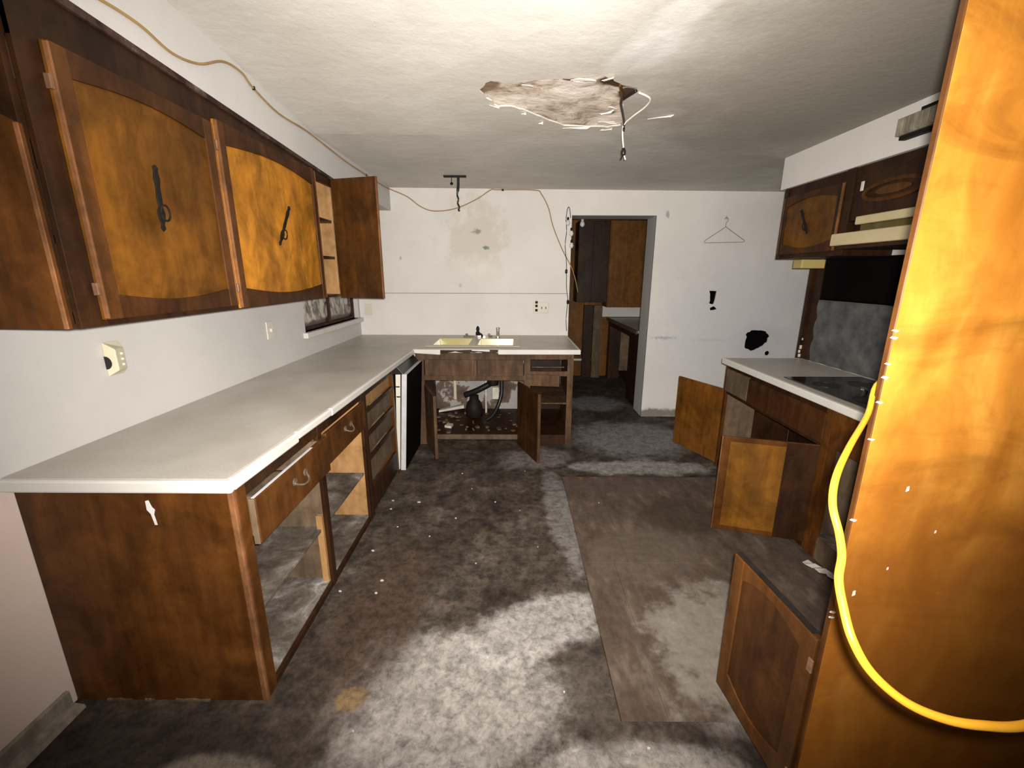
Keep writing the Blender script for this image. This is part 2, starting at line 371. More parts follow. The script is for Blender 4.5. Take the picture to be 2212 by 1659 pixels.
def strap_handle(parent, tf, uc, w, zc, length, tilt, name='handle'):
    """black iron strap pull: lobed back plate with a drop ring"""
    c_, s_ = math.cos(tilt), math.sin(tilt)
    def R(p): return (uc + p[0] * c_ - p[1] * s_, zc + p[0] * s_ + p[1] * c_)
    h = length / 2
    prof = [(0.0, -h), (0.010, -h * .9), (0.006, -h * .78), (0.013, -h * .62), (0.016, -h * .42), (0.008, -h * .25),
            (0.011, 0.0), (0.009, h * .35), (0.013, h * .6), (0.008, h * .8), (0.012, h * .92), (0.0, h)]
    poly = prof + [(-x, z) for x, z in reversed(prof[1:-1])]
    m = MB(tf); m.prism([R(p) for p in poly], 'y', w, w + 0.005)
    hd = m.build(name, 'iron', parent, 0.001)
    rg = MB(tf); pts = []
    for i in range(15):
        a = 2 * math.pi * i / 14
        q = R((0.006 + 0.020 * math.cos(a), -h * .42 + 0.026 * math.sin(a)))
        pts.append((q[0], w + 0.013, q[1]))
    rg.tube(pts, 0.0035, 6, False).build('drop_ring', 'iron', hd)
    return hd

def arched_door(parent, tf, W, z0, z1, stile, rail, rise, T=0.018, handle=None, pm='door_panel', fm='door_frame', hinge=True, em='edge'):
    """cabinet door: veneer panel behind proud stiles and arched rails"""
    d = MB(tf).box(0, W, 0, T - 0.006, z0, z1).build('door', pm, parent, 0.001)
    for a, b in ((0, stile), (W - stile, W)):
        MB(tf).box(a, b, T - 0.006, T + 0.004, z0, z1).build('stile', fm, d, 0.002)
    top = arc(stile, W - stile, z1 - rail - rise, rise)
    MB(tf).prism([(stile, z1)] + top + [(W - stile, z1)], 'y', T - 0.006, T + 0.003).build('rail', 'cab_dark2', d, 0.001)
    bot = arc(stile, W - stile, z0 + rail + rise, -rise)
    MB(tf).prism([(stile, z0)] + bot + [(W - stile, z0)], 'y', T - 0.006, T + 0.003).build('rail', 'cab_dark2', d, 0.001)
    for a, b in ((-0.0025, 0.004), (W - 0.004, W + 0.0025)):
        MB(tf).box(a, b, 0.010, T + 0.0055, z0 + .004, z1 - .004).build('worn_edge', em, d, 0.001)
    if handle: strap_handle(d, tf, *handle)
    if hinge:
        for hz in (z0 + 0.09, z1 - 0.10):
            MB(tf).box(-0.016, -0.004, T - 0.012, T + 0.004, hz - 0.018, hz + 0.018).build('hinge', 'brass', d, 0.002)
    return d

# ------------------------------------------------------------------ the room shell
XL, YB, XR, CT = -1.622, 4.608, 2.27, 0.91
def cz(x, y): return 2.362 - 0.007 * x + 0.09 * min(1.6, max(0.0, 2.9 - y)) * max(0.0, 0.2 - x) * 0.75
XO, YO = 3.7, -1.7     # far right and rear limits of the room

fl = struct(MB().box(XL - 0.12, XO, YO, 7.2, -0.06, 0.0).build('floor', 'floor'), 'filthy dark floor with pale worn patches')
for x0, x1, y0, y1 in ((0.392, 0.560, 1.19, 2.06), (0.392, 0.640, 2.061, 3.10), (0.561, 1.66, 1.19, 2.06), (0.641, 1.66, 2.061, 3.10)):
    bx('underlay_sheet', 'underlay', fl, x0, x1, y0, y1, 0.0, 0.003, 0.001)

for a in ((0.389, 0.391, 1.19, 3.10), (0.39, 1.66, 3.102, 3.105)):
    bx('sheet_seam', 'cab_dark', fl, *a, 0.0, 0.0012, 0)

# ceiling with a real break in it
HOLE = [(-0.163, 2.305), (-0.121, 2.217), (-0.084, 2.195), (-0.029, 2.216), (0.032, 2.198), (0.082, 2.168), (0.169, 2.139), (0.236, 2.128),
        (0.352, 2.094), (0.429, 2.121), (0.475, 2.189), (0.55, 2.206), (0.573, 2.249), (0.533, 2.341), (0.597, 2.62), (0.601, 2.71),
        (0.539, 2.749), (0.43, 2.75), (0.286, 2.732), (0.143, 2.606), (0.049, 2.507), (-0.009, 2.476), (-0.073, 2.484), (-0.131, 2.388)]
def fray(poly, k=3, amp=0.008):
    out = []
    for i, p in enumerate(poly):
        q = poly[(i + 1) % len(poly)]
        for j in range(k):
            t = j / k
            out.append((p[0] + (q[0] - p[0]) * t + random.uniform(-amp, amp), p[1] + (q[1] - p[1]) * t + random.uniform(-amp, amp)))
    return out
def inside(p, poly):
    r = False; j = len(poly) - 1
    for i in range(len(poly)):
        a, b = poly[i], poly[j]
        if (a[1] > p[1]) != (b[1] > p[1]) and p[0] < (b[0] - a[0]) * (p[1] - a[1]) / (b[1] - a[1]) + a[0]: r = not r
        j = i
    return r
HF = fray(HOLE)
def ceiling_sheet():
    pts = [Vector(p) for p in HF]; edges = [(i, (i + 1) % len(HF)) for i in range(len(HF))]
    xs = [XL - .12 + (XO - XL + .12) * i / 20 for i in range(21)]; ys = [YO + (YB + 0.02 - YO) * i / 26 for i in range(27)]
    for x in xs:
        for y in ys:
            if min((Vector((x, y)) - Vector(h)).length for h in HF) > 0.03 and not inside((x, y), HF): pts.append(Vector((x, y)))
    v, e, f, *_ = delaunay_2d_cdt(pts, edges, [], 0, 1e-5)
    f = [t for t in f if not inside(tuple(sum((v[i] for i in t), Vector((0, 0))) / len(t)), HF)]
    m = MB(); k = len(v)
    m.v = [Vector((p.x, p.y, cz(p.x, p.y))) for p in v] + [Vector((p.x, p.y, cz(p.x, p.y) + 0.007)) for p in v]
    m.f = [tuple(t) for t in f] + [tuple(i + k for i in t[::-1]) for t in f]
    cnt = {}
    for t in f:
        for i in range(len(t)):
            a, b = t[i], t[(i + 1) % len(t)]; cnt[(min(a, b), max(a, b))] = cnt.get((min(a, b), max(a, b)), 0) + 1
    m.f += [(a, b, b + k, a + k) for (a, b), q in cnt.items() if q == 1]
    return m
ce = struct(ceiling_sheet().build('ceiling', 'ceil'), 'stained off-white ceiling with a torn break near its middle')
m = MB(); GX, GY = 14, 12
for j in range(GY + 1):
    for i in range(GX + 1):
        x = -0.3 + 1.05 * i / GX; y = 2.0 + 0.85 * j / GY
        m.v.append(Vector((x, y, cz(x, y) + 0.009 + random.uniform(0, 0.010))))
m.f = [(j * (GX + 1) + i, j * (GX + 1) + i + 1, (j + 1) * (GX + 1) + i + 1, (j + 1) * (GX + 1) + i) for j in range(GY) for i in range(GX)]
pb = m.build('exposed_plaster', 'plaster', ce, smooth=True); pb['label'] = 'brown stained plaster inside the ceiling break'
for (x, y, w, h, a, dz) in [(0.30, 2.115, 0.12, 0.05, 0.1, 0.02), (0.06, 2.20, 0.07, 0.05, 0.3, 0.015), (0.50, 2.62, 0.13, 0.06, 0.4, 0.03), (0.47, 2.48, 0.08, 0.05, -0.3, 0.03),
                           (0.53, 2.745, 0.07, 0.06, 0.1, 0.03), (0.36, 2.74, 0.18, 0.03, 0.0, 0.015), (0.05, 2.53, 0.03, 0.03, 0.5, 0.02), (0.15, 2.66, 0.03, 0.02, 0.2, 0.02), (0.78, 2.56, 0.15, 0.03, -0.35, 0.012),
                           (0.49, 2.42, 0.06, 0.05, 0.8, 0.02), (0.40, 2.10, 0.06, 0.05, -0.2, 0.02), (-0.10, 2.46, 0.06, 0.025, 0.5, 0.012)]:
    m = MB(); ring = []
    for k in range(9):
        t = 2 * math.pi * k / 9; r = random.uniform(0.75, 1.1)
        u, v_ = math.cos(t) * w / 2 * r, math.sin(t) * h / 2 * r
        X = x + u * math.cos(a) - v_ * math.sin(a); Y = y + u * math.sin(a) + v_ * math.cos(a)
        ring.append((X, Y, cz(X, Y) - 0.002 - dz * (0.5 - 0.5 * math.cos(t * 0.5 + 0.6)) * random.uniform(.6, 1)))
    m.add(ring + [(p[0], p[1], p[2] + 0.002) for p in ring],
          [tuple(range(9)), tuple(range(17, 8, -1))] + [(k, (k + 1) % 9, 9 + (k + 1) % 9, 9 + k) for k in range(9)])
    m.build('paint_flake', 'flake', ce)

# left wall with the window opening beside the sink corner
WIN = [(3.36, 1.095), (4.56, 1.095), (4.56, 2.02), (3.36, 2.02)]
wl = struct(MB().prism([(YO, 0), (YB + .02, 0), (YB + .02, 2.5), (YO, 2.5)], 'x', XL - 0.12, XL, [WIN]).build('wall_left', 'wall_l'), 'white painted left wall above the long worktop')
bx('lower_panel', 'pink', wl, XL, XL + 0.004, YO, 1.262, 0.0, 0.868, 0)
w1 = struct(MB().box(XL - 0.09, XL - 0.07, 3.36, 4.56, 1.095, 2.02).build('window_1', 'film'), 'small window with grimy peeling film behind the hanging cabinets')
for a in ((3.36, 3.385, 1.095, 2.02), (4.535, 4.56, 1.095, 2.02), (3.385, 4.535, 1.095, 1.118), (3.385, 4.535, 1.995, 2.02), (3.95, 3.97, 1.118, 1.995)):
    bx('window_frame', 'cab_dark', w1, XL - 0.07, XL - 0.045, *a)
bx('window_sill', 'lip', w1, XL - 0.07, XL + 0.035, 3.32, 4.605, 1.052, 1.095, 0.004)

# back wall: front sheet with doorway, torn holes and junction box, dark cavity, rear sheet
DX0, DX1, DZ, YJ = 0.587, 1.437, 2.118, 4.925
def ragged(cx_, cz_, pts, amp=0.006): return fray([(cx_ + a, cz_ + b) for a, b in pts], 3, amp)
BH = fray([(2.496, .929), (2.554, .979), (2.678, .969), (2.748, .90), (2.724, .83), (2.656, .779), (2.561, .749), (2.505, .789)], 4, 0.009)
SH = [(2.749 + 0.026 * math.cos(t * .7854), .724 + 0.026 * math.sin(t * .7854)) for t in range(8)]
JB = fray([(2.050, 1.383), (2.128, 1.383), (2.122, 1.30), (2.108, 1.245), (2.062, 1.25), (2.068, 1.31)], 2, 0.004)
JB2 = fray([(2.076, 1.205), (2.11, 1.222), (2.150, 1.195), (2.12, 1.182), (2.08, 1.182)], 2, 0.003)
outl = [(XL - .12, 0), (DX0, 0), (DX0, DZ), (DX1, DZ), (DX1, 0), (XO, 0), (XO, 2.5), (XL - .12, 2.5)]
wb = struct(MB().prism(outl, 'y', YB, YB + 0.013, [BH, SH, JB, JB2]).build('wall_back', 'wall_b'), 'white stained back wall with doorway and broken holes')
bx('cavity_shade_board', 'flat_black', wb, 1.9, 2.95, 4.70, 4.71, 0.6, 1.5, 0)  # shade of the deep wall cavity put in as a black board
MB().prism(outl, 'y', YJ - 0.013, YJ).build('rear_sheet', 'jamb', wb)
bx('backsplash_sheet', 'wall_b', wb, XL, 0.562, YB - 0.005, YB, CT, 1.346, 0.001)
bx('panel_seam', 'iron', wb, XL, 0.562, YB - 0.0055, YB, 1.3465, 1.3495, 0)
MB().prism([(-.95, .0), (-.95, .60), (.53, .60), (.53, .0)], 'y', YB - 0.006, YB).build('torn_patch', 'torn', wb)
dj = struct(MB().box(DX1, DX1 + 0.015, YB + 0.001, YJ, 0, DZ).build('door_1', 'jamb'), 'cased opening without a door leading to the dark back room')
bx('jamb_board', 'jamb', dj, DX0 - 0.015, DX0, YB + .001, YJ, 0, DZ)
bx('head_board', 'jamb', dj, DX0 - 0.015, DX1 + 0.015, YB + .001, YJ, DZ, DZ + 0.015)
for x in (DX1 + 0.001,):
    bx('plaster_edge', 'wall_b', dj, x, x + 0.012, YB - 0.004, YB, 0, DZ)

# partition behind the hob, open at its far end
OPN = [(1.20, 1.365), (3.28, 1.365), (3.28, 1.66), (1.20, 1.66)]
wr = struct(MB().prism([(YO, 0), (3.352, 0), (3.352, 2.45), (YO, 2.45)], 'x', XR, XR + 0.11, [OPN]).build('wall_right', 'wall_l'), 'partition wall behind the hob with a black opening')
bx('unlit_space_board', 'flat_black', wr, XR + 0.11, XR + 0.13, 1.10, 3.36, 1.25, 1.75, 0)  # black board and reveals stand for the unlit space beyond the opening
bx('unlit_space_reveal', 'flat_black', wr, XR + 0.001, XR + 0.11, 1.20, 3.28, 1.366, 1.370, 0)
bx('unlit_space_reveal', 'flat_black', wr, XR + 0.001, XR + 0.11, 3.274, 3.279, 1.366, 1.66, 0)
bx('unlit_space_reveal', 'flat_black', wr, XR + 0.001, XR + 0.11, 1.20, 3.28, 1.652, 1.659, 0)
ep = bx('end_post', 'cab_dark', wr, XR - 0.03, XR + 0.10, 3.352, 3.372, CT, 1.655)
bx('end_post', 'cab_dark', wr, XR - 0.012, XR, 3.25, 3.352, CT + .001, 1.655)
m = MB()
for k in range(16):
    z = 0.915 + k * 0.017 + random.uniform(0, .006)
    x = XR - 0.02 + (k % 2) * 0.055 + random.uniform(-.012, .012)
    if k > 9 and k % 3: continue
    m.box(x, x + random.uniform(.010, .030), 3.343, 3.352, z, z + random.uniform(.012, .03))
m.build('torn_plaster_bits', 'pvc', wr, 0, 'stuff')
wf = struct(MB().box(XL - .12, XO, YO - .12, YO, 0, 2.5).build('wall_front', 'wall_l'), 'white wall behind the viewer')
ws = struct(MB().box(XO, XO + .12, YO, 7.2, 0, 2.5).build('wall_side', 'wall_l'), 'side wall beyond the partition')

# soffits
def sb(y): return 2.275 - 0.0555 * (y - 1.2) if y < 3.3 else 2.158
t1 = MB(); ys = [1.2, 2.0, 2.8, 3.3, YB]
for a, b in zip(ys, ys[1:]):
    X0, X1 = XL, -1.23
    t1.hexa([(X0, a, sb(a)), (X1, a, sb(a)), (X1, b, sb(b)), (X0, b, sb(b)), (X0, a, cz(X0, a) + .01), (X1, a, cz(X1, a) + .01), (X1, b, cz(X1, b) + .01), (X0, b, cz(X0, b) + .01)])
struct(t1.build('trim_1', 'wall_l'), 'white boxed soffit above the left hanging cabinets')
struct(MB().box(1.93, XR + 0.11, 0.93, 3.37, 2.136, cz(1.93, 3) + .012).build('trim_2', 'wall_b'), 'white boxed soffit above the right hanging cabinets')
bb = struct(MB().prism([(XL + .005, 0), (XL + .065, 0), (XL + .060, .012), (XL + .020, .020), (XL + .018, .07), (XL + .005, .075)], 'y', YO, 1.235).build('baseboard_left', 'stone', None, 0.002), 'dirty grey wooden baseboard at the lower left')

# ------------------------------------------------------------------ back room through the doorway
wf2 = struct(MB().box(DX0 - 1.2, XO, 6.62, 6.72, 0, 2.5).build('wall_far', 'panelling'), 'wood panelled far wall of the dark back room')
for k, (a, b) in enumerate([(0.55, 0.83), (0.835, 1.07), (1.075, 1.34), (1.345, 1.92), (1.925, 2.5)]):
    bx('panel_board', 'panelling', wf2, a, b, 6.608, 6.62, 0.33, 2.34, 0.003)
bx('base_rail', 'lip', wf2, 0.6, 1.22, 6.59, 6.607, 0.245, 0.275)
struct(MB().box(DX0 - 1.3, DX0 - 1.2, YJ, 6.72, 0, 2.5).build('wall_far_left', 'panelling'))
struct(MB().box(DX0 - 1.3, XO, YJ, 6.72, 2.33, 2.36).build('ceiling_far', 'cab_dark'))
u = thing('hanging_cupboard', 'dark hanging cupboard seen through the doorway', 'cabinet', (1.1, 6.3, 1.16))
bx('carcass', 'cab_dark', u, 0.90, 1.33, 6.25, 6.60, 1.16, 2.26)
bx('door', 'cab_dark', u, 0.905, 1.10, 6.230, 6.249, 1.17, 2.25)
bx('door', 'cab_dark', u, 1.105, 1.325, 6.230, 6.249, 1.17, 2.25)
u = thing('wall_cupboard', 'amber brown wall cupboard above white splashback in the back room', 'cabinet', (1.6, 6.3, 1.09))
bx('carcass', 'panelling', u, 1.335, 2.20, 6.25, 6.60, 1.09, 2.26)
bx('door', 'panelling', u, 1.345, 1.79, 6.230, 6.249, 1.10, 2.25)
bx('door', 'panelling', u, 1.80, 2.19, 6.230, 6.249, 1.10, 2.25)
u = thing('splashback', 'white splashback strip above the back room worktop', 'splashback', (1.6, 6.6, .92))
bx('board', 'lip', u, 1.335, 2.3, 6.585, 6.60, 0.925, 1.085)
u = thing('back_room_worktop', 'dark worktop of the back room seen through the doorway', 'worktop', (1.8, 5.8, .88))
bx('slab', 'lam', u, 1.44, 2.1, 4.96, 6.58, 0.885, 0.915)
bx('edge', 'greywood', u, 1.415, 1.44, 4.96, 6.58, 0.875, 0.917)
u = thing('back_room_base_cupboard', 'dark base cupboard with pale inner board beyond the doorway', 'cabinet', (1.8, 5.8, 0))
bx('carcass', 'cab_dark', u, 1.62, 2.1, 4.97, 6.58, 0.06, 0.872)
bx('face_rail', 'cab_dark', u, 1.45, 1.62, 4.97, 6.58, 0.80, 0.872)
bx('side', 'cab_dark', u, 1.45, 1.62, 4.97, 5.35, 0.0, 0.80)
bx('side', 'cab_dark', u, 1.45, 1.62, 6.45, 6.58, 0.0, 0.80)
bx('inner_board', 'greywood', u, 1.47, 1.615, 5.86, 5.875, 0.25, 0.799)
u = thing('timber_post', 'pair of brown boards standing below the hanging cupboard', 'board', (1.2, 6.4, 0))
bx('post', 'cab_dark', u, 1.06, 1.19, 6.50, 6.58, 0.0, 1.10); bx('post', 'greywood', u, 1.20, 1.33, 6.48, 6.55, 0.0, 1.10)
u = thing('pendant_bulb', 'small white bulb hanging just inside the doorway head', 'lamp', (0.76, 5.05, 2.05))
MB().lathe((0.76, 5.05, 2.05), [(0.004, 0), (0.022, .012), (0.028, .03), (0.02, .055), (0.012, .07)]).build('bulb', 'bulb', u, smooth=True)
MB().lathe((0.76, 5.05, 2.118), [(0.015, 0), (0.017, .03), (0.006, .045)]).build('socket', 'plate', u)
MB().tube([(0.76, 5.05, 2.16), (0.76, 5.05, 2.331)], 0.003, 6).build('flex', 'black', u)

# ------------------------------------------------------------------ left base cabinet, drawer unit, dishwasher
XF = -0.905
u = thing('base_cabinet', 'red brown base cabinet with open bays at the near end of the left worktop', 'cabinet', (-1.25, 1.9, 0))
e_ = bx('end_panel', 'cab', u, XL + .005, XF - .003, 1.262, 1.280, 0.0, 0.868)
MB().prism([(-1.195, .822), (-1.185, .825), (-1.178, .80), (-1.170, .79), (-1.176, .772), (-1.172, .735), (-1.180, .735), (-1.186, .775), (-1.196, .79)], 'y', 1.2605, 1.262).build('paint_smear', 'bulb', e_)
for a, b in ((-1.50, -1.41), (-1.36, -1.33), (-1.245, -1.12)):
    MB().prism([(a, .0005), (b, .0005), (b, .008), (b - (b - a) * .3, .006), ((a + b) / 2, .011), (a + (b - a) * .2, .007), (a, .010)], 'y', 1.255, 1.2615).build('scuffed_strip', 'greywood', e_)
MB().prism([(XF - .020, 1.258), (XF + .002, 1.258), (XF + .002, 1.275), (XF - .020, 1.275)], 'z', 0, .868).build('corner_edge', 'edge', u, 0.004)
bx('stile', 'cab', u, XF - .018, XF, 1.280, 1.325, 0.0, 0.868)
bx('stile', 'cab_dark', u, XF - .018, XF, 1.875, 1.915, 0.0, 0.868)
bx('stile', 'cab_dark', u, XF - .018, XF, 2.465, 2.505, 0.0, 0.868)
bx('top_rail', 'cab_dark', u, XF - .017, XF - .0015, 1.326, 2.464, 0.812, 0.868)
bx('divider', 'greywood', u, -1.45, XF - .018, 1.888, 1.902, 0.03, 0.62)
bx('divider_cleat', 'rawwood', u, XF - .05, XF - .02, 1.862, 1.886, 0.03, 0.40)
bx('far_side', 'rawwood', u, XL + .01, XF - .018, 2.485, 2.499, 0.03, 0.80)
bx('shelf', 'shelf', u, XL + .01, -0.935, 1.282, 1.887, 0.315, 0.330)
bx('shelf', 'shelf', u, XL + .01, -0.935, 1.903, 2.484, 0.315, 0.330)
bx('bottom_board', 'shelf', u, XL + .01, XF - .018, 1.282, 2.484, 0.02, 0.035)
bx('toe_rail', 'cab_dark', u, XF - .018, XF - .003, 1.325, 2.465, 0.0, 0.030)
bx('back_board', 'greywood', u, XL + .005, XL + .01, 1.282, 2.499, 0.03, 0.80)
def bail(parent, x, y, z, w=.07):
    h = MB().tube([(x, y - w / 2, z + .01), (x + .004, y - w / 2 - .004, z), (x + .022, y - w * .3, z - .014), (x + .026, y, z - .018),
               (x + .022, y + w * .3, z - .014), (x + .004, y + w / 2 + .004, z), (x, y + w / 2, z + .01)], 0.004, 6).build('handle', 'worn_metal', parent)
    for s in (-1, 1):
        MB().prism([(y + s * w / 2 + .016 * math.cos(k * math.pi / 4), z + .006 + .016 * math.sin(k * math.pi / 4)) for k in range(8)], 'x', x, x + .003).build('rosette', 'worn_metal', h)
d = bx('drawer', 'door_frame', u, XF + .012, XF + .032, 1.318, 1.905, 0.628, 0.800, 0.003)
bx('drawer_side', 'greywood', d, XF - .45, XF + .011, 1.335, 1.347, 0.645, 0.798); bx('drawer_side', 'greywood', d, XF - .45, XF + .011, 1.858, 1.870, 0.645, 0.790)
bx('worn_top_edge', 'white', d, XF + .016, XF + .028, 1.318, 1.76, 0.8005, 0.803)
bx('worn_end', 'greywood', d, XF + .010, XF + .030, 1.312, 1.3175, 0.628, 0.800)
bail(d, XF + .032, 1.62, 0.725, .09)
d = bx('drawer', 'door_frame', u, XF + .001, XF + .019, 1.918, 2.460, 0.645, 0.806, 0.003)
bail(d, XF + .019, 2.19, 0.74, .08)

u = thing('drawer_unit', 'base drawer unit with missing drawer fronts beside the dishwasher', 'cabinet', (-1.25, 2.85, 0))
bx('stile', 'cab_dark', u, XF - .018, XF, 2.507, 2.545, 0.0, 0.868)
bx('stile', 'cab', u, XF - .018, XF, 3.130, 3.170, 0.0, 0.868)
bx('carcass_side', 'cab', u, XL + .01, XF - .018, 3.155, 3.170, 0.0, 0.868)
bx('carcass_back', 'cab_dark', u, XL + .01, XL + .02, 2.51, 3.15, 0.0, 0.868)
for z0, z1 in ((0.815, 0.868), (0.700, 0.722), (0.545, 0.572), (0.385, 0.412), (0.03, 0.20)):
    bx('rail', 'cab_dark', u, XF - .018, XF - .002, 2.545, 3.130, z0, z1)
for k, (z0, z1) in enumerate(((0.728, 0.806), (0.580, 0.675), (0.420, 0.525), (0.215, 0.365))):
    d = bx('drawer', 'rawwood' if k == 0 else 'greywood', u, XF - .040, XF - .022, 2.552, 3.122, z0, z1)
    for y in (2.555, 3.107): bx('drawer_side', 'greywood', d, XF - .50, XF - .041, y, y + .012, z0, z1)

u = thing('dishwasher', 'black fronted dishwasher with white side edge under the worktop corner', 'dishwasher', (-1.2, 3.45, 0))
bx('tub', 'black', u, -1.48, -0.93, 3.195, 3.745, 0.06, 0.80)
MB().hexa([(-.925, 3.186, .02), (-.904, 3.186, .02), (-.904, 3.198, .02), (-.925, 3.198, .02), (-.892, 3.186, .80), (-.856, 3.186, .80), (-.856, 3.198, .80), (-.892, 3.198, .80)]).build('side_frame', 'plate', u)
m = MB(); yA, yB_ = 3.20, 3.745
def slab(xa, xb, dxt, y0, y1, z0, z1): return [(xa, y0, z0), (xb, y0, z0), (xb, y1, z0), (xa, y1, z0), (xa + dxt, y0, z1), (xb + dxt, y0, z1), (xb + dxt, y1, z1), (xa + dxt, y1, z1)]
dr = m.hexa(slab(-0.902, -0.862, 0.052, yA, yB_, 0.004, 0.80)).build('door', 'white', u, 0.003)
MB().hexa(slab(-0.8615, -0.856, 0.052, yA + .004, yB_ - .004, 0.012, 0.796)).build('front_panel', 'flat_black', dr)
for z in (.62, .70): bx('latch_clip', 'black', u, -0.895, -0.866, 3.183, 3.1855, z, z + .010)
MB().hexa([(-.93, yA, .80), (-.835, yA, .80), (-.835, yB_, .80), (-.93, yB_, .80), (-.93, yA, .872), (-.895, yA, .872), (-.895, yB_, .872), (-.93, yB_, .872)]).build('control_panel', 'black', u, 0.003)
bx('filler_strip', 'greywood', u, -0.99, -0.931, 3.2, 3.745, 0.802, 0.872)

# ------------------------------------------------------------------ the L-shaped worktop, sink and taps
wt = thing('worktop', 'long grey laminate worktop running along the left wall and under the sink', 'worktop', (-1.25, 2.8, 0.88))
SK = [(-.775, 3.835), (.045, 3.835), (.045, 4.53), (-.775, 4.53)]
OUT = [(XL + .001, 1.245), (-.905, 1.245), (-.870, 3.70), (.565, 3.70), (.560, YB - .006), (XL + .001, YB - .006)]
MB().prism(OUT, 'z', .878, CT, [SK]).build('slab', 'lam', wt)
def lip(p, q, zb0, zb1, out, zt=CT + .001, name='edge_strip'):
    p, q = Vector((*p, 0)), Vector((*q, 0)); o_ = Vector((*out, 0)) * 0.022
    return MB().hexa([(p.x, p.y, zb0), (p.x + o_.x, p.y + o_.y, zb0), (q.x + o_.x, q.y + o_.y, zb1), (q.x, q.y, zb1),
                      (p.x, p.y, zt), (p.x + o_.x, p.y + o_.y, zt), (q.x + o_.x, q.y + o_.y, zt), (q.x, q.y, zt)]).build(name, 'lip', wt, 0.007)
lip((XL + .001, 1.245), (-.883, 1.245), .868, .868, (0, -1))
lip((-.905, 1.246), (-.899, 1.66), .868, .868, (1, 0))
lip((-.899, 1.662), (-.895, 1.98), .879, .876, (1, 0))
lip((-.895, 1.982), (-.871, 3.66), .872, .872, (1, 0))
lip((-.865, 3.699), (-.63, 3.699), .876, .862, (0, -1))
lip((-.13, 3.699), (.587, 3.699), .866, .868, (0, -1))
lip((-.36, 3.699), (-.20, 3.699), .898, .890, (0, -1))
lip((.565, 3.70), (.560, 4.60), .870, .870, (1, 0))
MB().prism(fray([(-.64, .868), (-.64, .905), (-.12, .905), (-.14, .880), (-.22, .872), (-.30, .885), (-.40, .878), (-.5, .89)], 3, .004), 'y', 3.69, 3.699).build('broken_core', 'cab_dark', wt)

sk = thing('sink', 'yellow enamel double bowl sink set into the worktop', 'sink', (-.36, 4.18, .75))
b1 = [(-.735, 3.875), (-.405, 3.875), (-.405, 4.30), (-.735, 4.30)]; b2 = [(-.325, 3.875), (.005, 3.875), (.005, 4.30), (-.325, 4.30)]
MB().prism([(-.79, 3.815), (.06, 3.815), (.06, 4.545), (-.79, 4.545)], 'z', CT + .001, CT + .009, [b1, b2]).build('rim', 'rim', sk, 0.003)
for b in (b1, b2):
    x0, x1, y0, y1 = b[0][0], b[1][0], b[0][1], b[2][1]; zt, zb, k = CT + .004, CT - .17, .022
    m = MB(); m.add([(x0, y0, zt), (x1, y0, zt), (x1, y1, zt), (x0, y1, zt), (x0 + k, y0 + k, zb), (x1 - k, y0 + k, zb), (x1 - k, y1 - k, zb), (x0 + k, y1 - k, zb),
                     (x0 - .004, y0 - .004, zt), (x1 + .004, y0 - .004, zt), (x1 + .004, y1 + .004, zt), (x0 - .004, y1 + .004, zt),
                     (x0 + k - .004, y0 + k - .004, zb - .004), (x1 - k + .004, y0 + k - .004, zb - .004), (x1 - k + .004, y1 - k + .004, zb - .004), (x0 + k - .004, y1 - k + .004, zb - .004)],
                    [(0, 1, 5, 4), (1, 2, 6, 5), (2, 3, 7, 6), (3, 0, 4, 7), (4, 5, 6, 7), (8, 12, 13, 9), (9, 13, 14, 10), (10, 14, 15, 11), (11, 15, 12, 8), (12, 15, 14, 13), (0, 8, 9, 1), (1, 9, 10, 2), (2, 10, 11, 3), (3, 11, 8, 0)])
    bo = m.build('bowl', 'enamel', sk, 0.006)
    MB().lathe(((x0 + x1) / 2, (y0 + y1) / 2, zb + .0005), [(.04, 0), (.045, .003), (.03, .003), (.02, .001)]).build('drain', 'chrome', bo)
fa = thing('tap', 'chrome mixer tap base with a dark broken stub behind the sink', 'tap', (-.36, 4.40, CT + .009))
MB().prism([(-.36 + .15 * math.cos(t * math.pi / 12) * (1 if abs(math.cos(t * math.pi / 12)) > .5 else 1), 4.40 + .028 * math.sin(t * math.pi / 12)) for t in range(24)], 'z', CT + .0095, CT + .028).build('base_plate', 'chrome', fa, 0.005)
MB().lathe((-.36, 4.40, CT + .028), [(.022, 0), (.022, .03), (.014, .035), (.014, .05), (.018, .055), (.016, .075), (.006, .092)]).build('stub', 'iron', fa, smooth=False)
MB().tube([(-.36, 4.39, CT + .045), (-.33, 4.33, CT + .05), (-.31, 4.27, CT + .045), (-.308, 4.25, CT + .032)], .010, 8).build('spout', 'iron', fa, smooth=True)
for s in (-1, 1): MB().lathe((-.36 + s * .115, 4.40, CT + .028), [(.014, 0), (.016, .012), (.010, .018)]).build('valve', 'chrome', fa)
sp = thing('sprayer', 'short chrome sprayer standing right of the tap', 'sprayer', (-.155, 4.40, CT + .009))
MB().lathe((-.155, 4.40, CT + .0095), [(.026, 0), (.026, .008), (.017, .012), (.017, .075), (.020, .080), (.020, .098), (.010, .102)]).build('body', 'chrome', sp, smooth=False)

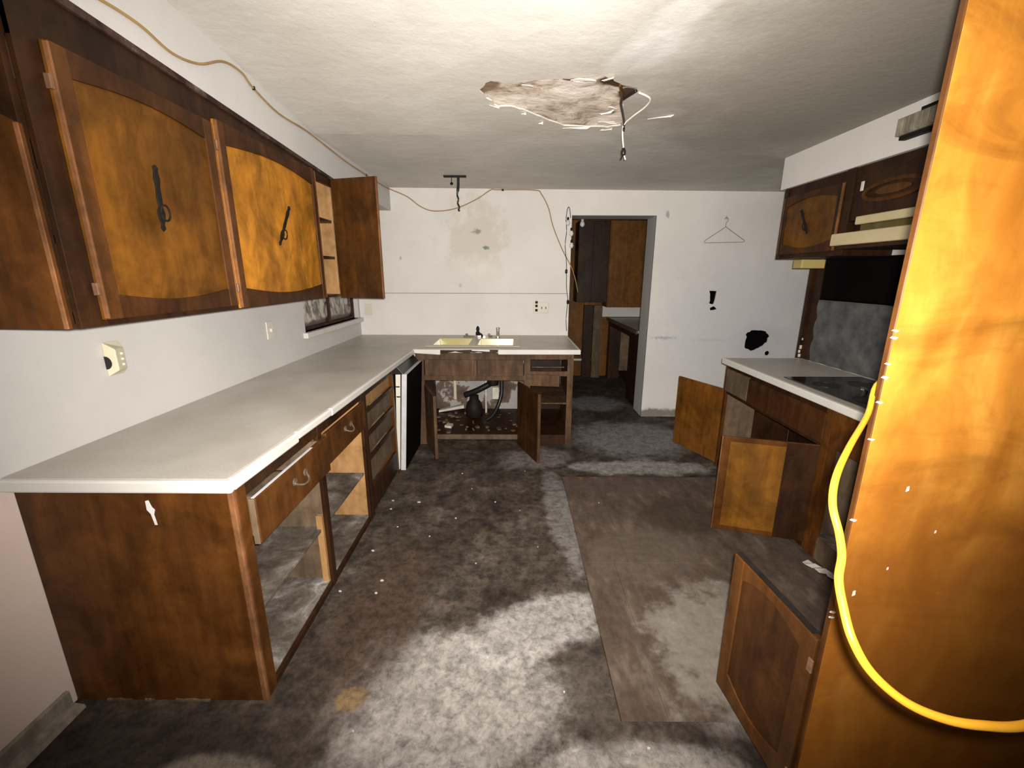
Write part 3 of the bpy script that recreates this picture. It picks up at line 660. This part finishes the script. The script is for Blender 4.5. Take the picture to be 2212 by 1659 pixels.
# ------------------------------------------------------------------ sink cabinet
YS = 3.765
sc = thing('sink_cabinet', 'worn brown sink cabinet with open doors under the yellow sink', 'cabinet', (-.16, 4.1, 0))
for x0, x1, z0 in ((-.865, -.795, 0), (.100, .155, 0), (.487, .540, 0)):
    bx('stile', 'sinkwood', sc, x0, x1, YS, YS + .02, z0, .862)
bx('stile', 'sinkwood', sc, -.348, -.322, YS, YS + .02, .622, .80)
bx('rail', 'sinkwood', sc, -.795, .100, YS, YS + .02, .803, .862)
bx('rail', 'sinkwood', sc, -.795, .100, YS + .001, YS + .02, .615, .662)
bx('rail', 'sinkwood', sc, .155, .487, YS, YS + .02, .808, .862)
bx('rail', 'sinkwood', sc, .155, .487, YS + .001, YS + .02, .655, .700)
bx('drawer_runner', 'greywood', sc, .17, .47, YS + .10, YS + .13, .712, .722)
bx('false_front', 'sinkwood', sc, -.785, -.352, YS - .016, YS - .001, .660, .807, .003)
bx('false_front', 'sinkwood', sc, -.318, .092, YS - .016, YS - .001, .660, .807, .003)
bx('side_panel', 'sinkwood', sc, .522, .540, YS + .021, 4.59, 0.0, .862)
bx('side_panel', 'cab_dark', sc, -.865, -.847, YS + .021, 4.59, 0.0, .862)
bx('partition', 'sinkwood', sc, .115, .130, YS + .021, 4.55, .10, .862)
bx('bottom_board', 'cab_dark', sc, -.846, .521, YS + .021, 4.59, .075, .09)
bx('bottom_rail', 'greywood', sc, -.70, .099, YS, YS + .02, .050, .095)
bx('bottom_rail', 'cab_dark', sc, .155, .487, YS, YS + .02, .0, .095)
bx('shelf', 'sinkwood', sc, .132, .520, YS + .03, 4.5, .385, .40)
bx('back_board', 'cab_dark', sc, .131, .52, 4.58, 4.592, .0905, .86)
m = MB(frame2d((.115, YS - .020, .575), (1, 0, -.03), (0, 1, 0)))
fd = m.box(0, .30, -.012, .004, 0, .105).build('loose_drawer_front', 'sinkwood', sc, .003)
tf = frame2d((-.80, YS - .012, 0), (.15, -.37, 0), (.37, .15, 0))
d = MB(tf).box(0, .40, 0, .018, .02, .575).build('door', 'sinkwood', sc, .002)
MB(tf).box(.382, .402, -.004, .022, .02, .575).build('stile', 'sinkwood', d, .002); MB(tf).box(0, .38, .018, .024, .50, .575).build('rail', 'sinkwood', d, .002)
tf = frame2d((.060, YS - .012, 0), (.17, -.44, 0), (-.44, -.17, 0))
d = MB(tf).box(0, .455, 0, .018, .01, .61).build('door', 'cab_dark2', sc, .002)
MB(tf).box(.44, .457, -.003, .020, .01, .61).build('stile', 'sinkwood', d, .002)

# plumbing and rubbish below the sink
u = thing('waste_disposer', 'dark waste disposer with pipe under the sink', 'disposer', (-.40, 4.28, .10))
MB().lathe((-.40, 4.28, .092), [(.05, 0), (.085, .02), (.09, .10), (.075, .16), (.05, .19), (.045, .24)], 16).build('body', 'iron', u, smooth=True)
MB().tube([(-.49, 4.24, .345), (-.36, 4.22, .40), (-.22, 4.22, .475)], .030, 10).build('waste_arm', 'hose', u, smooth=True)
MB().lathe((-.20, 4.22, .46), [(.055, 0), (.06, .02), (.06, .11), (.04, .16), (.04, .26)], 14).build('trap_cup', 'black', u, smooth=True)
tag(MB().tube([(-.115, 4.20, .70), (-.112, 4.18, .50), (-.115, 4.16, .38), (-.15, 4.13, .26), (-.20, 4.12, .17), (-.27, 4.12, .115)], .019, 10).build('drain_hose', 'hose', None, smooth=True), 'black rubber hose looping down under the sink', 'hose')
tag(MB().tube([(-.285, 4.40, .092), (-.285, 4.40, .40), (-.283, 4.40, .68)], .011, 8).build('supply_pipe', 'pvc'), 'thin dirty white upright pipe under the sink', 'pipe')
tag(MB().tube([(-.615, 4.42, .25), (-.612, 4.42, .70)], .017, 8).build('cream_pipe', 'cream'), 'short cream pipe at left below the sink', 'pipe')
tag(bx('valve_box', 'pvc', None, -.215, -.145, 4.34, 4.38, .27, .40, .006), 'pale valve box on the wall behind the black hose', 'box')
sl = thing('fallen_plank', 'pale broken plank leaning in the sink cabinet', 'plank', (-.6, 4.3, .09))
MB().hexa([(-.80, 4.44, .093), (-.53, 4.47, .13), (-.53, 4.54, .13), (-.80, 4.50, .093), (-.80, 4.44, .113), (-.53, 4.47, .165), (-.53, 4.54, .165), (-.80, 4.50, .113)]).build('plank', 'pvc', sl)
m = MB()
for k in range(60):
    x, y = random.uniform(-.78, .08), random.uniform(3.83, 4.42)
    if math.hypot(x + .40, y - 4.28) < .14 or math.hypot(x + .62, y - 4.0) < .12 or math.hypot(x + .28, y - 4.12) < .1: continue
    s = random.uniform(.006, .028); h = random.uniform(.004, .018)
    a = random.uniform(0, 3); ca, sa = math.cos(a) * s, math.sin(a) * s
    m.hexa([(x - ca, y - sa, .0905), (x + sa, y - ca, .0905), (x + ca, y + sa, .0905), (x - sa, y + ca, .0905), (x - ca, y - sa, .0905 + h), (x + sa, y - ca, .092 + h), (x + ca, y + sa, .0905 + h), (x - sa, y + ca, .091 + h)])
o = m.build('rubble', 'greywood', None, 0, 'stuff'); tag(o, 'scattered dark rubble on the floor of the sink cabinet', 'debris')
tag(MB().prism(fray([(-.67, 3.97), (-.60, 3.95), (-.585, 4.02), (-.65, 4.05)], 2, .006), 'z', .091, .112).build('paper_scrap', 'pvc'), 'small pale scrap lying inside the sink cabinet', 'scrap')

# ------------------------------------------------------------------ left hanging cabinets
XU = -1.25
uc = thing('hanging_cabinet', 'long dark brown hanging cabinet with arched amber doors on the left wall', 'cabinet', (-1.42, 2.2, 1.385))
MB().prism([(XL + .002, 1.386), (XU, 1.386), (XU, sb(1.2) - .004), (XL + .002, sb(1.2) - .004)], 'y', 1.212, 1.230).build('end_panel', 'cab_dark', uc, .001)
pp = [(XL + .006, 1.388), (XU + .010, 1.388), (XU + .010, 1.905)] + [(XU + .010 - .31 * t / 8, 1.905 + .10 * math.sin(math.pi * .5 * t / 8)) for t in range(1, 9)] + [(XL + .006, 2.005)]
MB().prism(pp, 'y', 1.200, 1.2115).build('end_overlay', 'cab', uc, .002)
bx('worn_edge', 'edge', uc, XU + .0, XU + .0125, 1.1965, 1.200, 1.388, 1.905, .001)
bx('bottom_board', 'cab_dark', uc, XL + .002, XU, 1.231, 3.18, 1.386, 1.400)
bx('back_board', 'rawwood', uc, XL + .002, XL + .008, 1.231, 3.18, 1.40, 2.15)
bx('far_side', 'rawwood', uc, XL + .008, XU, 3.165, 3.18, 1.40, 2.15)
for z in (1.64, 1.88): bx('shelf', 'cab_dark', uc, XL + .009, XU - .01, 1.235, 3.164, z, z + .018)
for y0, y1, z1 in ((1.231, 1.31, 2.26), (1.915, 1.975, 2.22), (2.835, 2.885, 2.165)):
    bx('stile', 'cab_dark' if y0 < 2 else 'edge', uc, XU, XU + .016, y0, y1, 1.386, z1)
m = MB(); m.prism([(1.231, 2.11), (3.18, 2.11), (3.18, sb(3.18) - .003), (1.231, sb(1.231) - .003)], 'x', XU - .004, XU + .0155); m.build('top_rail', 'cab_dark', uc)
bx('bottom_rail', 'cab_dark', uc, XU + .001, XU + .0155, 1.31, 2.885, 1.386, 1.415)
m = MB(); m.prism([(1.20, sb(1.2) - .020), (3.20, sb(3.2) - .014), (3.20, sb(3.2) + .003), (1.20, sb(1.2) + .003)], 'x', XU + .0005, XU + .026); m.build('scribe_moulding', 'scrape', uc)
tf = frame2d((XU + .017, 1.297, 0), (0, 1, 0), (1, 0, 0))
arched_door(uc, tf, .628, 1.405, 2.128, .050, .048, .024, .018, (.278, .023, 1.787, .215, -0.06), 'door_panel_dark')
tf = frame2d((XU + .017, 1.956, 0), (0, 1, 0), (1, 0, 0))
arched_door(uc, tf, .895, 1.390, 2.150, .045, .055, .032, .018, (.45, .023, 1.787, .26, -0.62))
tf = frame2d((XU + .018, 3.165, 0), (.345, -.10, 0), (-.10, -.345, 0))
d = MB(tf).box(0, .345, 0, .018, 1.375, 2.160).build('open_door', 'openback_dark', uc, .002)
MB(tf).box(.3455, .350, -.001, .019, 1.375, 2.160).build('worn_edge', 'edge', d, .001)

# ------------------------------------------------------------------ right: worktop, hob, base cabinets
XB = 1.690
rw = thing('hob_worktop', 'short grey worktop with black hob on the right', 'worktop', (1.97, 2.2, .87))
HB = [(1.735, 1.93), (2.20, 1.93), (2.20, 2.66), (1.735, 2.66)]
MB().prism([(1.672, .93), (XR - .013, .93), (XR - .013, 3.345), (1.672, 3.345)], 'z', .872, CT, [HB]).build('slab', 'lam', rw)
bx('edge_strip', 'lip', rw, 1.650, 1.672, .93, 3.350, .866, CT + .001, .006)
bx('edge_strip', 'lip', rw, 1.673, XR - .013, 3.345, 3.352, .870, CT + .001, .002)
hb = thing('hob', 'black glass hob sunk into the right worktop', 'hob', (1.97, 2.3, .88))
bx('glass_top', 'glass', hb, 1.722, 2.212, 1.917, 2.672, CT + .0015, CT + .008, .003)
bx('pan', 'black', hb, 1.745, 2.19, 1.94, 2.65, .8685, CT - .001)
for x, y, r in ((1.84, 2.12, .085), (1.84, 2.46, .07), (2.07, 2.12, .07), (2.07, 2.46, .085)):
    MB().lathe((x, y, CT + .0082), [(r, 0), (r, .002), (r - .006, .002), (r - .006, .0005)], 28).build('burner_ring', 'black', hb)
for k in range(2): MB().lathe((1.93 + .05 * k, 2.29, CT + .0082), [(.017, 0), (.017, .014), (.012, .020)]).build('knob', 'chrome' if k == 0 else 'black', hb)

rc = thing('hob_cabinet', 'brown base cabinet with two doors swung open under the hob', 'cabinet', (1.97, 2.75, 0))
bx('end_panel', 'cab_dark', rc, XB + .018, XR - .014, 3.325, 3.343, 0, .866)
bx('inner_lining', 'greywood', rc, XB + .02, XB + .26, 3.318, 3.3245, .08, .64)
bx('stile', 'cab', rc, XB, XB + .018, 3.300, 3.343, 0, .866); bx('stile', 'cab', rc, XB, XB + .018, 2.165, 2.215, 0, .866)
bx('top_rail', 'cab_dark', rc, XB, XB + .018, 2.215, 3.30, .815, .866)
bx('mid_rail', 'cab_dark', rc, XB + .001, XB + .018, 2.215, 3.30, .632, .668)
bx('false_front', 'greywood', rc, XB - .014, XB - .001, 2.98, 3.295, .660, .835, .002)
bx('false_front', 'cab_dark2', rc, XB - .013, XB - .001, 2.20, 2.978, .655, .828, .002)
bx('bottom_board', 'cab_dark', rc, XB + .02, XR - .02, 2.18, 3.317, .055, .07)
bx('back_board', 'cab_dark', rc, XR - .02, XR - .0145, 2.18, 3.317, .071, .866)
bx('toe_rail', 'cab_dark', rc, XB + .002, XB + .018, 2.215, 3.30, 0, .07)
bx('side_panel', 'cab_dark', rc, XB + .02, XR - .015, 2.165, 2.179, 0, .866)
tf = frame2d((XB - .004, 3.335, 0), (-.19, .445, 0), (-.445, -.19, 0))
d = MB(tf).box(0, .485, -.016, 0, .03, .660).build('door', 'openback', rc, .002)
MB(tf).box(.03, .455, .0, .004, .08, .61).build('panel', 'openback', d, .001)
tf = frame2d((XB - .006, 2.205, 0), (-.465, .135, 0), (-.135, -.465, 0))
d = MB(tf).box(0, .485, -.016, 0, .045, .640).build('door', 'cab', rc, .002)
MB(tf).box(.16, .445, 0, .004, .075, .612).build('veneer_panel', 'panelling', d, .001)
MB(tf).box(0.002, .158, 0, .003, .047, .638).build('stile', 'cab_dark', d, .001)
MB(tf).box(.4855, .490, -.017, .003, .045, .640).build('worn_edge', 'edge', d, .001)

rc = thing('open_base_cabinet', 'doorless base cabinet with pale floor next to the tall orange panel', 'cabinet', (1.97, 1.5, 0))
bx('stile', 'cab', rc, XB, XB + .018, 2.115, 2.160, 0, .866)
bx('top_rail', 'cab', rc, XB, XB + .018, .94, 2.115, .655, .866)
bx('side_panel', 'greywood', rc, XB + .02, XR - .015, 2.148, 2.162, 0, .866)
bx('bottom_board', 'shelf', rc, XB + .02, XR - .02, .94, 2.147, .115, .13)
bx('toe_board', 'greywood', rc, XB + .003, XB + .019, .94, 2.115, 0, .13)
bx('back_board', 'cab_dark', rc, XR - .02, XR - .014, .94, 2.147, .131, .866)

# quilted splashback panels
q = thing('quilted_splashback', 'grey quilted metal splashback behind the hob', 'splashback', (XR, 2.6, CT))
ny, nz = 8, 2; yq = [1.20 + (3.245 - 1.20) * i / (ny * 8) for i in range(ny * 8 + 1)]; zq = [CT + .002 + (1.362 - CT - .002) * j / (nz * 10) for j in range(nz * 10 + 1)]
m = MB()
for z in zq:
    for y in yq:
        a, b = (y + z) / .155, (y - z) / .155
        m.v.append(Vector((XR - .003 - .012 * (abs(math.sin(math.pi * a)) * abs(math.sin(math.pi * b))) ** .5, y, z)))
W_ = len(yq); m.f = [(j * W_ + i, j * W_ + i + 1, (j + 1) * W_ + i + 1, (j + 1) * W_ + i) for j in range(len(zq) - 1) for i in range(W_ - 1)]
k0 = len(m.v); m.add([(XR - .001, yq[0], zq[0]), (XR - .001, yq[-1], zq[0]), (XR - .001, yq[-1], zq[-1]), (XR - .001, yq[0], zq[-1])], [(0, 1, 2, 3)])
m.build('quilted_sheet', 'steel', q, smooth=True)
bx('cap_strip', 'greywood', q, XR - .018, XR - .001, 1.20, 3.245, 1.363, 1.3645, 0)

# right hanging cabinets, hood
XV = 1.945
rh = thing('corner_wall_cabinet', 'small dark wall cabinet with one arched door beside the range hood', 'cabinet', (2.1, 3.0, 1.655))
bx('carcass', 'cab_dark', rh, XV + .001, XR - .002, 2.70, 3.315, 1.656, 2.133)
bx('frame_edge', 'cab_dark', rh, XV - .010, XV, 3.285, 3.315, 1.656, 2.133); bx('stile', 'cab_dark', rh, XV - .010, XV, 2.66, 2.725, 1.656, 2.133)
tf = frame2d((XV - .002, 3.283, 0), (0, -1, 0), (-1, 0, 0))
arched_door(rh, tf, .555, 1.685, 2.070, .030, .035, .035, .016, (.255, .020, 1.885, .19, 0.55), 'door_panel_dark', 'cab_dark', False)
rh = thing('hood_cabinet', 'low dark cabinet with oval carving above the range hood', 'cabinet', (2.1, 2.2, 1.84))
bx('carcass', 'cab_dark', rh, XV + .001, XR - .002, .95, 2.698, 1.845, 2.133)
d = bx('door', 'cab_dark', rh, XV - .016, XV, 1.80, 2.60, 1.86, 2.085, .002)
pts = [(XV - .019, 2.37 + .19 * math.cos(t * math.pi / 10), 1.972 + .045 * math.sin(t * math.pi / 10)) for t in range(21)]
MB().tube(pts, .011, 6, False).build('oval_moulding', 'door_frame', d)
MB().prism([(2.37 + .11 * math.cos(t * math.pi / 8), 1.972 + .022 * math.sin(t * math.pi / 8)) for t in range(16)], 'x', XV - .024, XV - .0165).build('carved_boss', 'door_frame', d, .002)
bx('hinge', 'plate', d, XV - .022, XV - .0165, 2.57, 2.59, 1.995, 2.045, .002)
ho = thing('range_hood', 'almond coloured range hood below the low cabinet', 'hood', (2.0, 2.2, 1.68))
bx('upper_shell', 'hood', ho, 1.80, XR - .01, 1.65, 2.42, 1.800, 1.842, .006)
bx('filter_band', 'olive', ho, 1.82, XR - .01, 1.66, 2.40, 1.765, 1.799)
bx('lower_shell', 'hood', ho, 1.775, XR - .01, 1.60, 2.545, 1.700, 1.764, .006)
bx('underside', 'cab_dark', ho, 1.80, XR - .01, 1.62, 2.52, 1.682, 1.699)
tag(bx('cabinet_lamp', 'yellowbox', None, 2.06, 2.23, 3.20, 3.30, 1.590, 1.652, .006), 'yellowed plastic lamp box fixed under the corner wall cabinet', 'lamp')
ve = thing('soffit_vent', 'grey ribbed vent cover hanging loose on the right soffit', 'vent', (1.92, 2.25, 2.2))
bx('body', 'stone', ve, 1.885, 1.929, 2.05, 2.375, 2.205, 2.285, .004)
for k in range(9): bx('rib', 'stone', ve, 1.878, 1.8845, 2.062 + k * .034, 2.082 + k * .034, 2.21, 2.28, .002)
bx('bottom_cup', 'iron', ve, 1.895, 1.929, 2.20, 2.36, 2.185, 2.204, .003); bx('top_bracket', 'iron', ve, 1.90, 1.929, 2.05, 2.27, 2.286, 2.305, .003)

# ------------------------------------------------------------------ tall panel at the right, with a low door standing open
tp = thing('tall_cabinet_side', 'tall bright orange plywood cabinet side at the right edge', 'cabinet', (1.5, .9, 0))
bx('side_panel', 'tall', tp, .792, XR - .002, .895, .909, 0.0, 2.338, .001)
MB().prism([(.789, .896), (.7918, .894), (.7918, .910), (.789, .908)], 'z', 0, 2.338).build('edge_band', 'door_frame', tp, .001)
for z in (1.43, 1.415, 1.36, 1.33, 1.275, 1.19, .99, .735, .72):
    s = random.uniform(.002, .004)
    MB().prism([(.785 - s * .3, z), (.788, z + s), (.796 + s, z + s * .4), (.795, z - s)], 'y', .8925, .8955).build('paint_chip', 'chip', tp)
for x, z, s in ((.90, 1.07, .007), (.90, .86, .004), (.833, .79, .008), (.99, .96, .004)):
    MB().prism([(x - s * .4, z - s), (x + s * .5, z - s * .6), (x + s * .4, z + s), (x - s * .3, z + s * .7)], 'y', .894, .8955).build('paint_chip', 'chip', tp)
tf = frame2d((.783, .905, 0), (-.03, .345, 0), (-.345, -.03, 0))
d = MB(tf).box(0, .355, -.016, 0, .105, .640).build('low_door', 'cab_dark2', tp, .002)
for a, b in ((0, .048), (.307, .355)): MB(tf).box(a, b, 0, .007, .105, .640).build('stile', 'door_frame', d, .002)
MB(tf).prism([(.048, .640)] + arc(.048, .307, .640 - .065, .035) + [(.307, .640)], 'y', 0, .006).build('rail', 'door_frame', d, .001)
MB(tf).prism([(.048, .105)] + arc(.048, .307, .105 + .085, -.035) + [(.307, .105)], 'y', 0, .006).build('rail', 'door_frame', d, .001)
MB(tf).box(.02, .355, -.017, .001, .6405, .644).build('dark_top_edge', 'iron', d)
for z in (.18, .56): MB(tf).box(-.006, .010, .006, .012, z - .02, z + .02).build('hinge', 'brass', d, .002)

# ------------------------------------------------------------------ cords and cables
yc = thing('extension_cord', 'thick yellow extension cord hanging in front of the orange panel', 'cord', (.5, .5, 1.01))
MB().tube([(1.78, 1.25, .918), (1.72, 1.12, .918), (1.60, 1.04, .98), (1.30, 1.0, 1.16), (1.02, .975, 1.28), (.93, .965, 1.30), (.834, .953, 1.306), (.742, .859, 1.260), (.610, .730, 1.240), (.526, .643, 1.224), (.491, .596, 1.200), (.485, .567, 1.171), (.474, .541, 1.150), (.455, .516, 1.131),
           (.446, .490, 1.109), (.442, .462, 1.083), (.458, .444, 1.051), (.490, .427, 1.025), (.527, .414, 1.014), (.567, .404, 1.015), (.629, .405, 1.016), (.75, .43, 1.03), (.98, .55, 1.07), (1.45, .75, 1.17), (1.78, .872, 1.258), (1.83, .875, 1.22), (1.84, .87, .8), (1.84, .86, .3), (1.86, .80, .03), (1.92, .70, .007), (2.02, .55, .007)], .0055, 12).build('cord', 'yellow', yc, smooth=True)
MB().tube([(2.015, .557, .013), (2.045, .51, .013)], .0125, 10).build('plug_end', 'yellow', yc)
MB().tube([(1.795, .895, 1.246), (1.795, .860, 1.250)], .004, 6).build('nail', 'iron', tp)

cb = thing('tan_cable', 'thin tan cable strung along the left soffit and across the back wall', 'cable', (-1.2, 2.5, 2.3))
S = -1.224
MB().tube([(S, 1.30, 2.30), (S, 1.512, 2.324), (S, 1.651, 2.326), (S, 1.783, 2.304), (S, 1.931, 2.332), (S, 2.087, 2.405), (S, 2.217, 2.415), (S, 2.297, 2.385), (S, 2.514, 2.348), (S, 2.826, 2.358),
           (S, 3.151, 2.345), (S, 3.476, 2.334), (S, 3.888, 2.337), (S, 4.419, 2.345), (-1.20, 4.585, 2.345), (-1.055, 4.598, 2.285), (-.921, 4.598, 2.191), (-.784, 4.598, 2.153), (-.575, 4.598, 2.179),
           (-.366, 4.598, 2.266), (-.227, 4.598, 2.350), (-.158, 4.598, 2.352), (.208, 4.598, 2.350), (.277, 4.598, 2.310), (.349, 4.598, 2.182), (.40, 4.598, 2.008), (.501, 4.598, 1.785), (.592, 4.598, 1.626), (.645, 4.60, 1.487), (.68, 4.64, 1.36)], .0048, 7).build('cable', 'wire', cb, smooth=True)
for p in ((S + .001, 2.30, 2.385), (S + .001, 3.888, 2.337)): bx('staple', 'iron', cb, p[0] - .006, p[0] + .006, p[1] - .004, p[1] + .004, p[2] - .008, p[2] + .008)
bx('staple', 'iron', cb, -.118, -.098, 4.59, 4.607, 2.342, 2.358)

hc = thing('ceiling_lamp_flex', 'dangling white and black lamp wires hanging out of the torn ceiling', 'cable', (.6, 2.62, 2.19))
MB().tube([(.573, 2.247, 2.352), (.640, 2.299, 2.346), (.649, 2.397, 2.345), (.62, 2.53, 2.343), (.599, 2.62, 2.332), (.594, 2.62, 2.283), (.604, 2.62, 2.216)], .0045, 7).build('white_flex', 'wcord', hc, smooth=True)
MB().tube([(.556, 2.223, 2.35), (.52, 2.30, 2.346), (.513, 2.34, 2.345), (.568, 2.52, 2.345), (.598, 2.615, 2.338), (.598, 2.618, 2.30)], .0065, 7).build('black_flex', 'black', hc, smooth=True)
MB().tube([(.47, 2.18, 2.36), (.50, 2.26, 2.348), (.514, 2.34, 2.344)], .0075, 7).build('brown_flex', 'cab', hc, smooth=True)
MB().lathe((.605, 2.62, 2.178), [(.007, 0), (.013, .008), (.013, .026), (.006, .040)]).build('socket', 'black', hc, smooth=True)
for s in (-1, 1): MB().tube([(.605 + s * .005, 2.62, 2.18), (.605 + s * .013, 2.62, 2.158)], .004, 6).build('bare_end', 'black' if s < 0 else 'wcord', hc)

cf = thing('ceiling_bracket', 'dark metal ceiling bracket with hanging black wire near the back wall', 'bracket', (-.5, 4.04, 2.35))
bx('plate', 'iron', cf, -.605, -.41, 4.025, 4.055, cz(-.5, 4.04) - .014, cz(-.5, 4.04) - .001)
MB().tube([(-.478, 4.04, 2.355), (-.480, 4.035, 2.28), (-.484, 4.035, 2.24)], .012, 8).build('sleeve', 'black', cf)
MB().tube([(-.484, 4.035, 2.25), (-.490, 4.04, 2.21), (-.480, 4.035, 2.175), (-.488, 4.04, 2.145), (-.474, 4.037, 2.11), (-.482, 4.04, 2.09), (-.472, 4.04, 2.08)], .007, 8).build('wire', 'black', cf, smooth=True)
MB().lathe((-.537, 4.04, 2.29), [(.006, 0), (.014, .008), (.012, .018), (.003, .024), (.003, .06)], 10).build('screw', 'iron', cf)

ls = thing('bulb_string', 'string of small bulbs hanging down the left side of the doorway', 'string light', (.56, 4.59, .95))
MB().tube([(.572, 4.588, 2.09), (.560, 4.588, 2.17), (.545, 4.588, 2.193), (.533, 4.588, 2.15), (.526, 4.588, 2.072), (.535, 4.588, 1.96), (.525, 4.588, 1.83), (.54, 4.588, 1.70), (.547, 4.588, 1.602), (.552, 4.588, 1.42), (.571, 4.588, 1.275), (.560, 4.588, 1.1), (.569, 4.588, .96)], .0035, 6).build('flex', 'iron', ls, smooth=True)
for x, z, mt in ((.545, 2.045, 'bulb'), (.583, 1.945, 'bulb'), (.588, 1.83, 'bulb'), (.545, 1.58, 'black'), (.572, 1.27, 'iron')):
    b = MB().lathe((x, 4.582, z - .03), [(.004, 0), (.018, .010), (.023, .026), (.017, .045), (.010, .055)] if mt == 'bulb' else [(.004, 0), (.012, .008), (.013, .035), (.006, .045)], 12).build('bulb' if mt == 'bulb' else 'socket', mt, ls, smooth=True)
    if mt == 'bulb': MB().lathe((x, 4.582, z + .0255), [(.010, 0), (.012, .02), (.005, .028)], 10).build('socket', 'iron', b)

hg = thing('wire_hanger', 'thin wire coat hanger on a nail right of the doorway', 'hanger', (2.14, 4.6, 1.86))
MB().tube([(2.139, 4.602, 2.013), (1.945, 4.602, 1.882), (1.935, 4.602, 1.868), (1.945, 4.602, 1.858), (2.335, 4.602, 1.868), (2.349, 4.602, 1.876), (2.335, 4.602, 1.888), (2.139, 4.602, 2.013)], .003, 6, False).build('frame', 'hanger', hg)
MB().tube([(2.139, 4.602, 2.013), (2.139, 4.602, 2.05), (2.155, 4.602, 2.07), (2.15, 4.602, 2.095), (2.13, 4.602, 2.10), (2.118, 4.602, 2.085)], .003, 6).build('hook', 'hanger', hg)

# ------------------------------------------------------------------ wall fittings
bo = thing('wall_bracket', 'cream plastic wall holder with a dark slot above the left worktop', 'bracket', (XL, 1.71, 1.14))
W0 = XL + .001
MB().hexa([(W0, 1.675, 1.137), (XL + .047, 1.680, 1.163), (XL + .024, 1.745, 1.160), (W0, 1.750, 1.137), (W0, 1.675, 1.276), (XL + .047, 1.680, 1.248), (XL + .024, 1.745, 1.245), (W0, 1.750, 1.276)]).build('body', 'cream', bo, .004)
MB().prism([(XL + .002, 1.168)] + [(XL + .002 + .024 * math.sin(t * math.pi / 8), 1.194 - .027 * math.cos(t * math.pi / 8)) for t in range(1, 8)] + [(XL + .002, 1.220)], 'y', 1.6735, 1.679).build('dark_slot', 'black', bo)
for z in (1.176, 1.198, 1.220): MB().lathe((XL + .035, 1.718, z), [(.003, 0), (.0065, .002), (.0065, .010), (.003, .012)], 10).build('knob', 'plate', bo)
def outlet(name, label, cat, loc, wide, wall, holes=True):
    t = thing(name, label, cat, loc); x, y, z = loc
    if wall == 'x':
        bx('plate', 'plate', t, XL + .0005, XL + .008, y - wide / 2, y + wide / 2, z, z + .115, .003)
        return t
    bx('plate', 'plate', t, x - wide / 2, x + wide / 2, YB - .012, YB - .0055, z, z + .115, .003)
    return t
t = outlet('switch_plate', 'narrow white switch plate between hanging cabinets and worktop', 'switch', (XL, 2.86, 1.118), .075, 'x')
bx('toggle', 'plate', t, XL + .009, XL + .022, 2.852, 2.864, 1.165, 1.188, .002)
t = outlet('corner_outlet', 'beige wall outlet in the corner left of the sink', 'outlet', (-1.527, 4.60, 1.12), .075, 'y')
for z in (1.137, 1.185): bx('receptacle', 'cream', t, -1.543, -1.511, YB - .0145, YB - .0125, z, z + .032, .003)
t = outlet('double_outlet', 'double white outlet with blackened sockets near the doorway', 'outlet', (.291, 4.60, 1.145), .165, 'y')
for z in (1.163, 1.208, 1.245): bx('receptacle', 'iron', t, .232, .258, YB - .0145, YB - .0125, z, z + .026, .003)
for x in (.296, .338): bx('toggle', 'greywood', t, x, x + .010, YB - .018, YB - .0125, 1.190, 1.212, .002)

# ------------------------------------------------------------------ litter on the floor
pc = thing('crumpled_paper', 'crumpled white paper scrap on the floor below the hob', 'paper', (1.655, 2.0, 0))
m = MB(); ring = []
for i in range(9):
    t = i / 8; x = 1.61 + .09 * t; y = 2.06 - .15 * t
    for s in (-1, 1): ring.append((x + s * .022 * (1 + .4 * math.sin(i * 2.3)), y + s * .010, .006 + .016 * abs(math.sin(i * 1.9 + s))))
m.v = [Vector(p) for p in ring]; m.f = [(2 * i, 2 * i + 1, 2 * i + 3, 2 * i + 2) for i in range(8)]
o = m.build('sheet', 'chip', pc); sm = o.modifiers.new('thick', 'SOLIDIFY'); sm.thickness = .002
CH = [(-.835, 2.721), (-.82, 2.611), (-.674, 1.909), (-.678, 1.819), (-.86, 1.83), (-.119, 2.709), (-.367, 2.501), (-.80, 2.158), (-.651, 2.704), (-.3, 2.9), (.05, 2.6), (-.5, 2.3), (.15, 2.2), (-.2, 2.05), (-.72, 2.4),
      (-.1, 1.45), (.2, 1.3), (.46, 1.10), (-.55, 1.15), (.1, 3.2), (-.4, 3.15), (.6, 2.7)]
for i, (x, y) in enumerate(CH):
    s = random.uniform(.006, .012) if i < 9 else random.uniform(.003, .006)
    poly = [(x + s * random.uniform(.6, 1.2) * math.cos(t * 1.047 + i), y + s * random.uniform(.4, 1.0) * math.sin(t * 1.047 + i)) for t in range(6)]
    zb = .0035 if (x > .39 and y > 1.19) else .0005
    tag(MB().prism(poly, 'z', zb, zb + .004).build('paint_chip', 'chip'), 'tiny white paint chip lying on the dark floor', 'chip', 'paint chips scattered on the floor')
